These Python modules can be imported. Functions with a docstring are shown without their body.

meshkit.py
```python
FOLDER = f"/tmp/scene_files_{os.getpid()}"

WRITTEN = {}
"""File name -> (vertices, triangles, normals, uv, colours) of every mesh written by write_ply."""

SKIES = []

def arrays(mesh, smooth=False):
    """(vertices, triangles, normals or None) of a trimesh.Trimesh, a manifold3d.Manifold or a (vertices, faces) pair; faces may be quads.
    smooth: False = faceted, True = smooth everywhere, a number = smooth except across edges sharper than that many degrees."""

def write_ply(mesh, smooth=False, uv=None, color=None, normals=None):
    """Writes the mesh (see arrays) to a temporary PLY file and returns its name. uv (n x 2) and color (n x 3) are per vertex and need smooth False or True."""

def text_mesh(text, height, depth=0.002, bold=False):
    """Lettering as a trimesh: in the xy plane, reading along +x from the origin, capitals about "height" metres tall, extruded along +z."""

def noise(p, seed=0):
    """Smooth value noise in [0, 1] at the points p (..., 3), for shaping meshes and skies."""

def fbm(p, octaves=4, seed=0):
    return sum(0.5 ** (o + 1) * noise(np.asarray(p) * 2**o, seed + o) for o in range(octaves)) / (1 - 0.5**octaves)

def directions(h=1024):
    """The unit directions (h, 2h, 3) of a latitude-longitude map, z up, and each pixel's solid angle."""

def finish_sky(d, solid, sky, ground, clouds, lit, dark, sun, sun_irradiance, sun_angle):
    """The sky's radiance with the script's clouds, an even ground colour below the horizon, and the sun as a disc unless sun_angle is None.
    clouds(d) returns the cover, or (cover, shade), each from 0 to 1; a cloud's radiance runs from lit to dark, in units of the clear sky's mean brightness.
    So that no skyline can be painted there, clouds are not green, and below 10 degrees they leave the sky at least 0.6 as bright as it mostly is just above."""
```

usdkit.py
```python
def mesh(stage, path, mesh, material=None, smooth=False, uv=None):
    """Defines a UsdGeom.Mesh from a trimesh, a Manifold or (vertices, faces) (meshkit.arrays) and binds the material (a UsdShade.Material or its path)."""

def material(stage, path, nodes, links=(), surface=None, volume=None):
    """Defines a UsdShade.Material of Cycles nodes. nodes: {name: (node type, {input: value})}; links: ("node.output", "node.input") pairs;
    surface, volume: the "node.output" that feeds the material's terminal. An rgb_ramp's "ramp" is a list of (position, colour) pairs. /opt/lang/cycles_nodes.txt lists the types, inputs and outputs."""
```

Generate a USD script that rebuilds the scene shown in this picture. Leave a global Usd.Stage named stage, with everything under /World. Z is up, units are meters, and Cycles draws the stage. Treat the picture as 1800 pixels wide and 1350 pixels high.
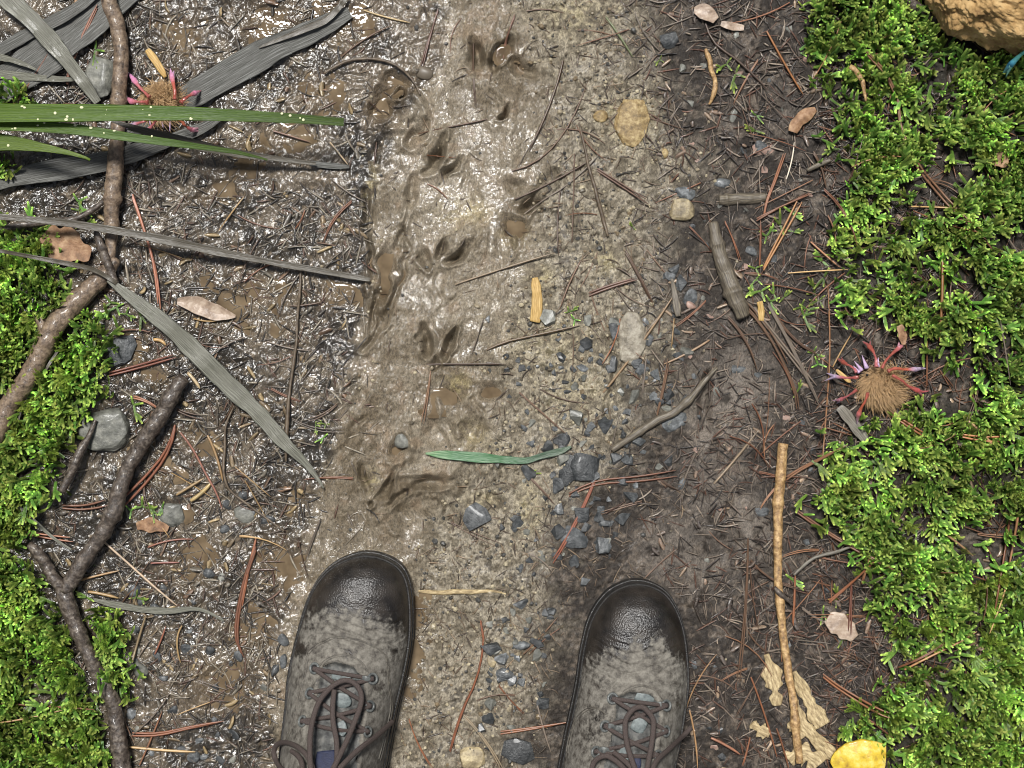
import math, random
import numpy as np, trimesh
from scipy.interpolate import Akima1DInterpolator, PchipInterpolator, LinearNDInterpolator
from scipy.ndimage import gaussian_filter, map_coordinates
from scipy.spatial import ConvexHull
from PIL import Image, ImageDraw
from pxr import Usd, UsdGeom, UsdLux, UsdShade, Sdf, Gf, Vt
import usdkit

stage = Usd.Stage.CreateInMemory()
UsdGeom.SetStageUpAxis(stage, 'Z'); UsdGeom.SetStageMetersPerUnit(stage, 1.0)
UsdGeom.Xform.Define(stage, '/World'); UsdGeom.Scope.Define(stage, '/World/Looks')
rng = np.random.default_rng(7); random.seed(7)

# ------------------------------------------------------------------ camera, sky, sun, exposure
CAM_Z = 1.5                                             # held at breast height, looking straight down
cam = UsdGeom.Camera.Define(stage, '/World/camera')
cam.CreateHorizontalApertureAttr(36.0); cam.CreateVerticalApertureAttr(27.0)
cam.CreateFocalLengthAttr(54.0); cam.CreateClippingRangeAttr(Gf.Vec2f(0.05, 500))
cam.AddTranslateOp().Set(Gf.Vec3d(0, 0, CAM_Z))
cam.CreateExposureAttr(EXPOSURE := 1.75)
SUN_EL, SUN_AZ = math.radians(68), math.radians(-16)    # azimuth from +y towards +x
sd = np.array([math.cos(SUN_EL)*math.sin(SUN_AZ), math.cos(SUN_EL)*math.cos(SUN_AZ), math.sin(SUN_EL)])
sun = UsdLux.DistantLight.Define(stage, '/World/sun')
sun.CreateIntensityAttr(0.4); sun.CreateAngleAttr(13.0); sun.CreateNormalizeAttr(True); sun.CreateColorAttr(Gf.Vec3f(1.0, 0.98, 0.95))
sun.AddRotateZOp().Set(math.degrees(-SUN_AZ)); sun.AddRotateXOp().Set(-(90-math.degrees(SUN_EL)))
dome = UsdLux.DomeLight.Define(stage, '/World/sky')
m = usdkit.material(stage, '/World/Looks/sky_look', {
    'sky': ('sky_texture', {'sky_type': 'single_scattering', 'sun_disc': False, 'sun_elevation': SUN_EL, 'sun_rotation': SUN_AZ}),
    'tc': ('texture_coordinate', {}),
    'cn': ('noise_texture', {'scale': 3.0, 'detail': 5.0, 'roughness': 0.6}),
    'cr': ('rgb_ramp', {'ramp': [(0.3, (0.55,)*3), (0.6, (1,)*3)]}),
    'cloud': ('mix_color', {'a': (0.75, 0.78, 0.83), 'b': (1.75, 1.76, 1.78)}),
    'mx': ('mix_color', {'use_clamp': False, 'use_clamp_result': False}),
    'bg': ('background_shader', {'strength': 0.05})},
    [('tc.generated', 'cn.vector'), ('cn.fac', 'cr.fac'), ('cr.color', 'mx.fac'), ('cn.fac', 'cloud.fac'), ('sky.color', 'mx.a'), ('cloud.result', 'mx.b'), ('mx.result', 'bg.color')], surface='bg.background')
UsdShade.MaterialBindingAPI.Apply(dome.GetPrim()).Bind(m)

# ------------------------------------------------------------------ helpers
def tag(p, label=None, cat=None, group=None, kind=None):
    p = p.GetPrim() if hasattr(p, 'GetPrim') else p
    for k, v in (('label', label), ('category', cat), ('group', group), ('kind', kind)):
        if v: p.SetCustomDataByKey(k, v)
    return p
tag(dome, 'pale overcast sky above the forest track', None, None, 'structure')
used = {}
def fresh(parent, name):
    n = used.get((parent, name), 0); used[(parent, name)] = n+1
    return f'{parent}/{name}' if n == 0 else f'{parent}/{name}_{n:03d}'
def thing(name, label, cat, base, group=None, rz=0.0, rx=0.0):
    x = UsdGeom.Xform.Define(stage, fresh('/World', name)); x.AddTranslateOp().Set(Gf.Vec3d(*map(float, base)))
    if rz: x.AddRotateZOp().Set(float(rz))
    if rx: x.AddRotateXOp().Set(float(rx))
    tag(x, label, cat, group)
    return x
def obj(name, vf, material, parent=None, label=None, cat=None, group=None, kind=None, smooth=True, col=None, uv=None, attrs=None, base=None):
    """one Mesh; vertices are given in world space and stored from the thing's base"""
    if hasattr(vf, 'vertices'): vf = (np.array(vf.vertices), np.array(vf.faces))
    v, f = np.asarray(vf[0], float), np.asarray(vf[1])
    if parent is None:
        b = np.array([v[:, 0].mean(), v[:, 1].mean(), v[:, 2].min()]) if base is None else np.asarray(base, float)
        path = fresh('/World', name)
    else:
        path = fresh(str(parent.GetPath()), name); b = np.zeros(3)
        q = parent
        while str(q.GetPath()) != '/World':
            t = q.GetPrim().GetAttribute('xformOp:translate').Get() if q.GetPrim().HasAttribute('xformOp:translate') else None
            if t is not None: b = b + np.array(t)
            q = q.GetPrim().GetParent()
    mm = usdkit.mesh(stage, path, (v-b, f), M[material] if isinstance(material, str) else material, smooth=smooth, uv=uv)
    if parent is None: mm.AddTranslateOp().Set(Gf.Vec3d(*map(float, b)))
    pv = UsdGeom.PrimvarsAPI(mm)
    if col is not None:
        pv.CreatePrimvar('tint', Sdf.ValueTypeNames.Color3fArray, 'vertex').Set(Vt.Vec3fArray.FromNumpy(np.asarray(col, np.float32)))
    for k, a in (attrs or {}).items():
        pv.CreatePrimvar(k, Sdf.ValueTypeNames.FloatArray, 'vertex').Set(Vt.FloatArray.FromNumpy(np.asarray(a, np.float32)))
    tag(mm, label, cat, group, kind)
    return mm
def P(px, py, z=0.0):
    """point at height z above the track that lies under the photograph's pixel (1 px = 1/1800 m on the ground)"""
    k = (CAM_Z-z)/CAM_Z/1800.0
    return np.array([(px-900)*k, (675-py)*k, z])
def sstep(a, b, x):
    t = np.clip((x-a)/(b-a), 0, 1); return t*t*(3-2*t)
def n2(x, y, seed=0):
    x = np.asarray(x, float); y = np.asarray(y, float)
    i, j = np.floor(x).astype(np.int64), np.floor(y).astype(np.int64)
    u, v = x-i, y-j; u = u*u*(3-2*u); v = v*v*(3-2*v)
    def h(a, b):
        q = (a*374761393 + b*668265263 + seed*1442695041) & 0xFFFFFFFF
        q = ((q ^ (q >> 13))*1274126177) & 0xFFFFFFFF
        q = ((q ^ (q >> 15))*2246822519) & 0xFFFFFFFF
        return ((q ^ (q >> 16)) & 0xFFFFFF)/16777215.0
    return (h(i, j)*(1-u)+h(i+1, j)*u)*(1-v)+(h(i, j+1)*(1-u)+h(i+1, j+1)*u)*v
def fbm2(x, y, octaves=3, seed=0):
    s, a, tot = 0, 1.0, 0
    for o in range(octaves):
        s = s+a*n2(x, y, seed+17*o); tot += a; a *= .5
        x, y = (0.8*x-0.6*y)*2+11.3, (0.6*x+0.8*y)*2+5.1
    return s/tot
def ridged(x, y, octaves=2, seed=0):
    s, a, tot = 0, 1.0, 0
    for o in range(octaves):
        s = s+a*(1-np.abs(2*n2(x, y, seed+31*o)-1)); tot += a; a *= .55
        x, y = (0.8*x-0.6*y)*2+3.3, (0.6*x+0.8*y)*2+7.1
    return s/tot
def n3(p, seed=0):
    import meshkit
    return meshkit.fbm(p, 3, seed)
def spline(pts, n):
    pts = np.asarray(pts, float)
    if len(pts) == 1: return np.repeat(pts, n, 0)
    d = np.r_[0, np.cumsum(np.maximum(np.linalg.norm(np.diff(pts[:, :2], axis=0), axis=1), 1e-9))]; d /= d[-1]
    t = np.linspace(0, 1, n)
    if len(pts) == 2: return pts[:1]+(pts[1:]-pts[:1])*t[:, None]
    return Akima1DInterpolator(d, pts)(t)
def loft(C, W, T, sides=8, fold=0.0, roll=None, flat=1.0, cap=True):
    """closed tube along C with full widths W and thicknesses T; fold bends a blade into a V; flat<1 squares the section. Returns v, f, uv"""
    C = np.asarray(C, float); n = len(C)
    W = np.broadcast_to(np.asarray(W, float), n); T = np.broadcast_to(np.asarray(T, float), n)
    tan = np.gradient(C, axis=0); tan /= np.linalg.norm(tan, axis=1, keepdims=True)+1e-12
    up = np.array([0, 0, 1.0]); side = np.cross(tan, up); side /= np.linalg.norm(side, axis=1, keepdims=True)+1e-9
    nor = np.cross(side, tan)
    if roll is not None:
        r = np.broadcast_to(np.asarray(roll, float), n)[:, None]
        side, nor = side*np.cos(r)+nor*np.sin(r), nor*np.cos(r)-side*np.sin(r)
    a = np.linspace(0, 2*np.pi, sides, endpoint=False)
    ca, sa = np.cos(a), np.sin(a)
    if flat != 1.0: ca, sa = np.sign(ca)*np.abs(ca)**flat, np.sign(sa)*np.abs(sa)**flat
    off = sa[None]*T[:, None]/2+fold*np.abs(ca)[None]*W[:, None]/2
    v = C[:, None]+side[:, None]*(ca[None, :, None]*W[:, None, None]/2)+nor[:, None]*off[..., None]
    v = v.reshape(-1, 3)
    i = np.arange(n-1)[:, None]*sides; j = np.arange(sides)[None]; k = (j+1) % sides
    q = np.stack([i+j, i+k, i+sides+k, i+sides+j], -1).reshape(-1, 4)
    f = np.vstack([q[:, [0, 1, 2]], q[:, [0, 2, 3]]])
    L = np.r_[0, np.cumsum(np.linalg.norm(np.diff(C, axis=0), axis=1))]
    uv = np.stack([np.tile(ca, n)*np.repeat(W, sides)/2, np.repeat(L, sides)], 1)
    if cap:
        b = len(v); v = np.vstack([v, C[:1]+0.0, C[-1:]+0.0]); uv = np.vstack([uv, [[0, 0]], [[0, L[-1]]]])
        jj = np.arange(sides); kk = (jj+1) % sides
        f = np.vstack([f, np.stack([np.full(sides, b), kk, jj], 1), np.stack([np.full(sides, b+1), (n-1)*sides+jj, (n-1)*sides+kk], 1)])
    return v, f, uv
def join(parts):
    vs, fs, n = [], [], 0
    for p in parts:
        vs.append(p[0]); fs.append(np.asarray(p[1])+n); n += len(p[0])
    return np.vstack(vs), np.vstack(fs)
def vcol(vals, parts):
    return np.vstack([np.repeat(np.asarray(c, float)[None], len(p[0]), 0) for c, p in zip(vals, parts)])

# ------------------------------------------------------------------ materials
M = {}
def mat(name, c1, c2, scale=200.0, rough=0.6, bump=0.0, bscale=800.0, coat=0.0, stretch=None, trans=0.0, tint=False, spec=0.5, c3=None, rough2=None, fur=False, vary=0.0, detail=4.0):
    """two or three tones mixed by noise; stretch: noise along the uv instead of in space; tint: multiplies by the mesh's own colours"""
    nd = {'geo': ('geometry', {}), 'n': ('noise_texture', {'scale': scale, 'detail': detail, 'roughness': 0.65}),
          'r': ('rgb_ramp', {'ramp': [(0.33, c1), (0.66, c2)] if c3 is None else [(0.3, c1), (0.5, c2), (0.7, c3)]}),
          'p': ('principled_bsdf', {'roughness': rough, 'coat_weight': coat, 'coat_roughness': 0.08, 'specular_ior_level': spec})}
    lk = [('n.fac', 'r.fac')]
    if stretch:
        nd['tc'] = ('texture_coordinate', {}); nd['mp'] = ('mapping', {'scale': (stretch[0], stretch[1], 1.0)})
        nd['n'][1]['scale'] = 1.0
        lk += [('tc.UV', 'mp.vector'), ('mp.vector', 'n.vector')]
    else: lk += [('geo.position', 'n.vector')]
    src = 'r.color'
    if tint:
        nd['at'] = ('attribute', {'attribute': 'tint'}); nd['mu'] = ('mix_color', {'blend_type': 'multiply', 'fac': 1.0})
        lk += [(src, 'mu.a'), ('at.color', 'mu.b')]; src = 'mu.result'
    if vary:
        nd['oi'] = ('object_info', {}); nd['mr'] = ('map_range', {'from_min': 0.0, 'from_max': 1.0, 'to_min': 1-vary, 'to_max': 1+vary})
        nd['hv'] = ('hsv', {}); lk += [('oi.random', 'mr.value'), ('mr.result', 'hv.value'), (src, 'hv.color')]; src = 'hv.color'
    lk.append((src, 'p.base_color'))
    if rough2 is not None:
        nd['rn'] = ('noise_texture', {'scale': scale*1.7+30, 'detail': 3.0}); nd['rr'] = ('map_range', {'from_min': 0.35, 'from_max': 0.65, 'to_min': rough, 'to_max': rough2, 'clamp': True})
        lk += [('geo.position', 'rn.vector'), ('rn.fac', 'rr.value'), ('rr.result', 'p.roughness')]
    if bump:
        nd['b'] = ('bump', {'strength': bump, 'distance': 0.001})
        if stretch: lk += [('n.fac', 'b.height')]
        else:
            nd['bn'] = ('noise_texture', {'scale': bscale, 'detail': 3.0, 'roughness': 0.6}); lk += [('geo.position', 'bn.vector'), ('bn.fac', 'b.height')]
        lk.append(('b.normal', 'p.normal'))
    out = 'p.BSDF'
    if trans:
        nd['t'] = ('translucent_bsdf', {}); nd['mxc'] = ('mix_closure', {'fac': trans})
        lk += [(src, 't.color'), ('p.BSDF', 'mxc.closure1'), ('t.BSDF', 'mxc.closure2')]; out = 'mxc.closure'
    M[name] = usdkit.material(stage, '/World/Looks/'+name, nd, lk, surface=out)
    return M[name]
mat('wet_bark', (0.035, 0.024, 0.017), (0.15, 0.105, 0.07), 210, 0.35, 1.0, 420, coat=0.12, c3=(0.26, 0.19, 0.125), rough2=0.7)
mat('dark_bark', (0.016, 0.012, 0.009), (0.06, 0.045, 0.034), 230, 0.35, 1.0, 420, coat=0.12, c3=(0.17, 0.14, 0.11), rough2=0.7)
mat('grey_wood', (0.05, 0.045, 0.035), (0.14, 0.125, 0.10), 1, 0.4, 0.8, stretch=(1100, 45), c3=(0.26, 0.24, 0.19))
mat('tan_stick', (0.10, 0.055, 0.022), (0.33, 0.20, 0.085), 230, 0.5, 0.8, 600, c3=(0.58, 0.40, 0.19))
mat('half_buried_wood', (0.035, 0.03, 0.024), (0.11, 0.09, 0.065), 1, 0.45, 0.8, stretch=(900, 60), c3=(0.22, 0.19, 0.13))
mat('grey_blade', (0.05, 0.05, 0.037), (0.13, 0.127, 0.097), 1, 0.42, 1.0, stretch=(1500, 34), c3=(0.26, 0.258, 0.21), coat=0.05)
mat('wet_blade', (0.028, 0.027, 0.022), (0.085, 0.084, 0.074), 1, 0.5, 1.0, stretch=(1300, 30), c3=(0.235, 0.235, 0.22), spec=.35)
mat('brown_blade', (0.022, 0.018, 0.011), (0.06, 0.05, 0.033), 1, 0.35, 0.5, stretch=(1200, 24), c3=(0.11, 0.095, 0.07), coat=0.0)
mat('green_blade', (0.026, 0.050, 0.002), (0.055, 0.098, 0.003), 1, 0.42, 0.5, stretch=(1400, 16), c3=(0.105, 0.16, 0.008), trans=0.10, spec=.35, tint=True)
mat('pale_spot', (0.55, 0.55, 0.32), (0.7, 0.7, 0.45), 300, 0.7)
mat('green_cut_blade', (0.02, 0.065, 0.022), (0.055, 0.15, 0.06), 1, 0.3, 0.5, stretch=(1800, 40), c3=(0.30, 0.38, 0.26), tint=True)
mat('dark_stone', (0.014, 0.016, 0.017), (0.042, 0.045, 0.046), 150, 0.36, 0.9, 500, coat=0.08, c3=(0.10, 0.104, 0.104), vary=0.4, rough2=0.65)
mat('blue_stone', (0.03, 0.033, 0.034), (0.075, 0.08, 0.081), 150, 0.42, 0.8, 500, coat=0.08, c3=(0.20, 0.21, 0.215), vary=0.3, rough2=.7)
mat('tan_stone', (0.11, 0.085, 0.05), (0.27, 0.215, 0.125), 130, 0.5, 0.7, 500, c3=(0.52, 0.43, 0.25), vary=0.25)
mat('ochre_stone', (0.09, 0.06, 0.028), (0.24, 0.165, 0.07), 170, 0.6, 1.0, 420, c3=(0.44, 0.34, 0.17))
mat('grey_stone', (0.055, 0.055, 0.046), (0.13, 0.13, 0.11), 120, 0.45, 0.8, 420, c3=(0.24, 0.235, 0.20), coat=0.06, vary=0.25, rough2=.7)
mat('muddy_stone', (0.11, 0.095, 0.068), (0.23, 0.20, 0.15), 150, 0.5, 1.0, 380, c3=(0.36, 0.33, 0.26))
mat('rose_stone', (0.16, 0.10, 0.075), (0.32, 0.21, 0.165), 150, 0.5, 0.4, 500, vary=0.2)
mat('grit', (0.6, 0.6, 0.6), (1.1, 1.1, 1.1), 300, 0.35, 0.5, 700, tint=True)
mat('needle', (0.8, 0.8, 0.8), (1.15, 1.1, 1.0), 160, 0.35, 0.0, tint=True, vary=0.25)
mat('litter', (0.7, 0.7, 0.7), (1.2, 1.15, 1.1), 260, 0.3, 0.6, 900, tint=True, coat=0.3)
mat('dead_leaf', (0.10, 0.05, 0.022), (0.24, 0.13, 0.065), 110, 0.65, 0.9, 320, c3=(0.40, 0.26, 0.15))
mat('pale_leaf', (0.16, 0.11, 0.075), (0.32, 0.235, 0.17), 110, 0.4, 0.6, 420, c3=(0.48, 0.39, 0.30))
mat('yellow_leaf', (0.30, 0.17, 0.03), (0.66, 0.47, 0.04), 75, 0.4, 0.5, 300, c3=(0.80, 0.66, 0.22), coat=0.3, trans=0.1)
mat('rotten_wood', (0.10, 0.07, 0.035), (0.36, 0.27, 0.14), 1, 0.7, 1.0, stretch=(420, 110), c3=(0.64, 0.53, 0.31))
mat('yellow_chip', (0.20, 0.11, 0.03), (0.46, 0.29, 0.09), 1, 0.5, 1.0, stretch=(1100, 70), c3=(0.66, 0.48, 0.21))
mat('crumbly_rock', (0.14, 0.075, 0.025), (0.34, 0.21, 0.08), 75, 0.85, 1.0, 260, c3=(0.54, 0.37, 0.17), detail=6)
mat('stem_brown', (0.05, 0.035, 0.022), (0.13, 0.095, 0.06), 200, 0.5)

# ------------------------------------------------------------------ masks on the ground, in the photograph's pixels
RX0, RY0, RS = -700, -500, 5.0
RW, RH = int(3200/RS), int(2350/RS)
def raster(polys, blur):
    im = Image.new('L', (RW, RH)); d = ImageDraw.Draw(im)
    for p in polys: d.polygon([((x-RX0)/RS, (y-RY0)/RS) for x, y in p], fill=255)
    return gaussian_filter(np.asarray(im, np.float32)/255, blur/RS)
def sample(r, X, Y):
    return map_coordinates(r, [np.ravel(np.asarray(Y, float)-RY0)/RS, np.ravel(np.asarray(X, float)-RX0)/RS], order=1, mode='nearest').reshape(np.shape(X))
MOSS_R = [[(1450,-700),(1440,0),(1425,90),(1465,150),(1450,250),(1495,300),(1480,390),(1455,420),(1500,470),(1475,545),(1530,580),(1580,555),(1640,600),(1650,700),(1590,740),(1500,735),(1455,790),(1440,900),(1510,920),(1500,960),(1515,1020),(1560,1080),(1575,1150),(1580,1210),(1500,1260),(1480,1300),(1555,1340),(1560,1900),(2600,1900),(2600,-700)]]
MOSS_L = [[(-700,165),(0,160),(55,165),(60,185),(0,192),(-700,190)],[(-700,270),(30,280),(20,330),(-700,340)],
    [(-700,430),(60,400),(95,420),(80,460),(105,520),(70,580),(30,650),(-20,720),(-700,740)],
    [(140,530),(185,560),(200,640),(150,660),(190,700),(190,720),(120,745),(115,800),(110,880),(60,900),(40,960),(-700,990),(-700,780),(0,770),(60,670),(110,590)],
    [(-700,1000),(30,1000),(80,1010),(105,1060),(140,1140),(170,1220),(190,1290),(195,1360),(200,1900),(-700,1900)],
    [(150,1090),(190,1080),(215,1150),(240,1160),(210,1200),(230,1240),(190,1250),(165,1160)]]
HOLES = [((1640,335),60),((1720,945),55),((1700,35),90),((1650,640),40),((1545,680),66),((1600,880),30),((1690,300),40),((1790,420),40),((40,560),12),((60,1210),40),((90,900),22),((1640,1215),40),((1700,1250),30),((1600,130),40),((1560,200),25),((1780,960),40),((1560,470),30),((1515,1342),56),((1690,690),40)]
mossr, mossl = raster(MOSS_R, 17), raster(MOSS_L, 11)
BARE = [([(205,455),(140,525),(75,612),(15,715),(-50,850)],24), ([(52,958),(112,1030),(162,1162),(203,1255),(214,1350),(235,1500)],22), ([(322,666),(232,812),(198,902),(114,1040)],24), ([(185,725),(190,790)],36), ([(170,738),(108,864)],15), ([(0,381),(200,405)],10), ([(-60,128),(100,138)],14), ([(0,864),(125,966)],7), ([(-20,0),(172,180)],20), ([(-20,321),(215,276)],20)]
def polydist2(X, Y, pts):
    d = np.full(np.shape(X), 1e9)
    for (x0, y0), (x1, y1) in zip(pts[:-1], pts[1:]):
        dx, dy = x1-x0, y1-y0; t = np.clip(((X-x0)*dx+(Y-y0)*dy)/(dx*dx+dy*dy), 0, 1)
        d = np.minimum(d, np.hypot(X-x0-t*dx, Y-y0-t*dy))
    return d
def moss_mask(X, Y):
    w = 26*(n2(X/28, Y/28, 5)-.5), 26*(n2(X/28, Y/28, 6)-.5)
    m = np.maximum(sample(mossr, X+w[0], Y+w[1]), sample(mossl, X+w[0]*.6, Y+w[1]*.6))
    for (hx, hy), r in HOLES: m = m*(1-0.93*np.exp(-((X-hx)**2+(Y-hy)**2)/(r*r)*1.2))
    for pts, r in BARE: m = m*(1-.96*np.exp(-(polydist2(X, Y, pts)/r)**4))
    return m
def blobs(X, Y, L):
    out = np.zeros_like(X)
    for x, y, rx, ry, ang, amp in L:
        c, s = math.cos(math.radians(ang)), math.sin(math.radians(ang)); dx, dy = X-x, Y-y
        u, v = (dx*c+dy*s)/rx, (-dx*s+dy*c)/ry
        out = np.maximum(out, amp*np.exp(-(u*u+v*v)))
    return out
LEFT_Y, LEFT_X = [-500,0,100,200,300,450,600,700,800,900,1000,1100,1900], [800,775,770,740,655,650,640,615,580,545,535,520,400]
RIGHT_Y, RIGHT_X = [-500,0,150,300,450,600,680,760,860,950,1020,1900], [960,905,960,945,940,890,880,860,800,740,700,640]
def zones(X, Y):
    w1 = 120*(fbm2(X/95, Y/95, 4, 21)-.5)+22*(fbm2(X/13, Y/13, 2, 121)-.5); w2 = 90*(fbm2(X/90, Y/90, 4, 22)-.5)+24*(fbm2(X/12, Y/12, 2, 122)-.5)
    xl = np.interp(Y, LEFT_Y, LEFT_X)+w1; xr = np.interp(Y, RIGHT_Y, RIGHT_X)+w2
    mud = sstep(-22, 22, X-xl)*(1-sstep(-40, 40, X-xr))
    xg = np.interp(Y, [-500,0,300,600,760,900,1050,1200,1900], [1110,1120,1190,1150,1110,1000,960,930,900])+170*(fbm2(X/100, Y/100, 5, 23)-.5)
    grit = sstep(-22, 22, X-xl)*(1-mud)*(1-sstep(-95, 95, X-xg+60*(n2(X/11, Y/11, 28)-.5)))
    left = 1-sstep(-22, 22, X-xl)
    right = np.clip(1-mud-grit-left, 0, 1)
    return mud, grit, left, right
# hoof marks and slips in the mud: x, y, half width, half length, lean (deg, clockwise from up), depth mm, rim mm
PRINTS = [(838,100,17,30,-8,9,2.2),(872,112,12,26,8,6,1.5),(885,92,14,24,20,8,2),(918,120,26,16,40,5,.6),(890,198,8,15,20,7,.6),(884,205,8,8,0,5,1),
    (766,277,14,38,28,10,2.4),(790,300,10,28,52,6,1.5),(936,358,24,15,-5,9,2.2),(742,90+30,18,9,0,-3,0),(745,455,13,26,-25,6,2),(775,440,7,22,8,7,1.2),(806,450,11,30,48,8,2),
    (746,603,12,32,-6,9,2.2),(788,608,11,30,35,9,2.2),(765,640,8,22,0,5,1.2),(690,150,40,22,-20,5,1),(668,185,22,34,20,6,1.4),(722,190,20,36,12,-5,0),(715,215,10,26,20,-4,0),(700,170,16,12,0,8,2),
    (680,470,20,36,5,5,2.6),(675,510,14,34,12,5,2),(655,560,7,30,18,5,1.5),(905,400,30,22,40,4,.5),(640,845,8,30,-14,4,1.5),(680,850,10,32,30,5,2),(720,905,40,36,-10,4,2),(765,760,42,34,0,4,2),(700,790,26,20,-20,5,1.5),
    (795,690,34,22,10,3,.8),(860,690,30,18,25,3,.7),(840,760,34,20,0,3,1.5),(760,850,60,12,8,5,2),(870,880,34,12,80,3,1),(655,885,9,9,0,5,1),(880,830,14,28,15,4,.9),(820,845,20,30,-12,4,1.6),(785,905,26,34,10,3,.8),
    (1240,720,16,60,8,4,2),(1312,930,22,56,-18,-7,0),(1255,900,16,60,-10,-4,0),(1230,830,14,60,0,-3,0),(1225,690,50,10,-32,-4,0),(900,330,24,20,50,3,.5),(720,345,12,34,20,4,.6),(700,420,8,50,15,3.5,.6),(650,440,7,70,2,4,1.5)]
CRACKS = [([(643,330),(640,400),(652,450),(655,500),(668,560),(650,600),(640,612)],5,-4.5),([(700,395),(715,430),(708,480),(690,540),(668,575)],5,-3.5),([(820,850),(780,838),(735,850),(690,880),(660,905)],6,-4),
    ([(640,730),(610,780),(575,815)],5,-2.5),([(745,215),(735,240),(720,250)],7,-6),([(733,170),(745,195),(738,225)],7,4),([(905,425),(925,385),(955,365)],4,2),([(880,395),(905,410),(903,430)],4,2.2),
    ([(660,250),(690,225),(720,230)],6,3),([(650,280),(672,240)],6,-3),([(940,345),(955,320),(975,300)],6,-2.5),([(860,160),(875,175),(885,190)],4,-2),([(620,660),(590,690),(560,720)],7,2.2),([(640,690),(615,720),(590,742)],6,-2),
    ([(770,700),(772,740),(790,780)],5,2.5),([(835,700),(850,740),(840,790)],5,-2.5),([(880,650),(890,690),(880,740)],5,2),([(1060,740),(1080,660),(1075,600)],5,-3),([(1265,880),(1290,960),(1330,1010)],8,3),([(1235,960),(1240,1010),(1215,1060)],7,3)]
def polydist(X, Y, pts, reach):
    d = np.full(X.shape, 1e9)
    for (x0, y0), (x1, y1) in zip(pts[:-1], pts[1:]):
        ys = np.where((Y[:, 0] > min(y0, y1)-reach) & (Y[:, 0] < max(y0, y1)+reach))[0]; xs = np.where((X[0] > min(x0, x1)-reach) & (X[0] < max(x0, x1)+reach))[0]
        if not len(xs) or not len(ys): continue
        sl = np.s_[ys[0]:ys[-1]+1, xs[0]:xs[-1]+1]
        dx, dy = x1-x0, y1-y0; t = np.clip(((X[sl]-x0)*dx+(Y[sl]-y0)*dy)/(dx*dx+dy*dy), 0, 1)
        d[sl] = np.minimum(d[sl], np.hypot(X[sl]-x0-t*dx, Y[sl]-y0-t*dy))
    return d
# standing water: x, y, rx, ry, angle, level in mm over the local ground
PUDDLES = [(682,470,24,34,5),(676,505,16,30,12),(668,188,24,30,20),(735,185,0,0,0),(905,402,26,28,15),(742,1085,22,50,5),(725,1190,16,50,5),(430,515,64,40,5),(410,565,70,18,5),(220,615,30,34,0),(290,835,26,26,0),(262,655,34,18,20),(420,290,30,60,45),(370,345,45,16,-25),(500,240,40,26,0),(560,165,36,40,10),(330,1000,50,50,0),(480,985,34,50,10),(520,1010,20,40,0),(440,1110,40,36,0),(390,1200,60,40,0),(290,905,40,20,0),(600,40,50,40,0),(470,40,60,40,0),(690,790,20,14,-20),(765,700,30,22,0),(320,60,40,50,20),(700,150,34,18,-15),(345,775,34,26,0),(250,790,22,20,0),(860,690,26,18,0),(520,880,24,30,0),(590,520,34,26,0),(905,95,26,14,0)]
PUDDLES = [p for p in PUDDLES if p[2]]

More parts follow.
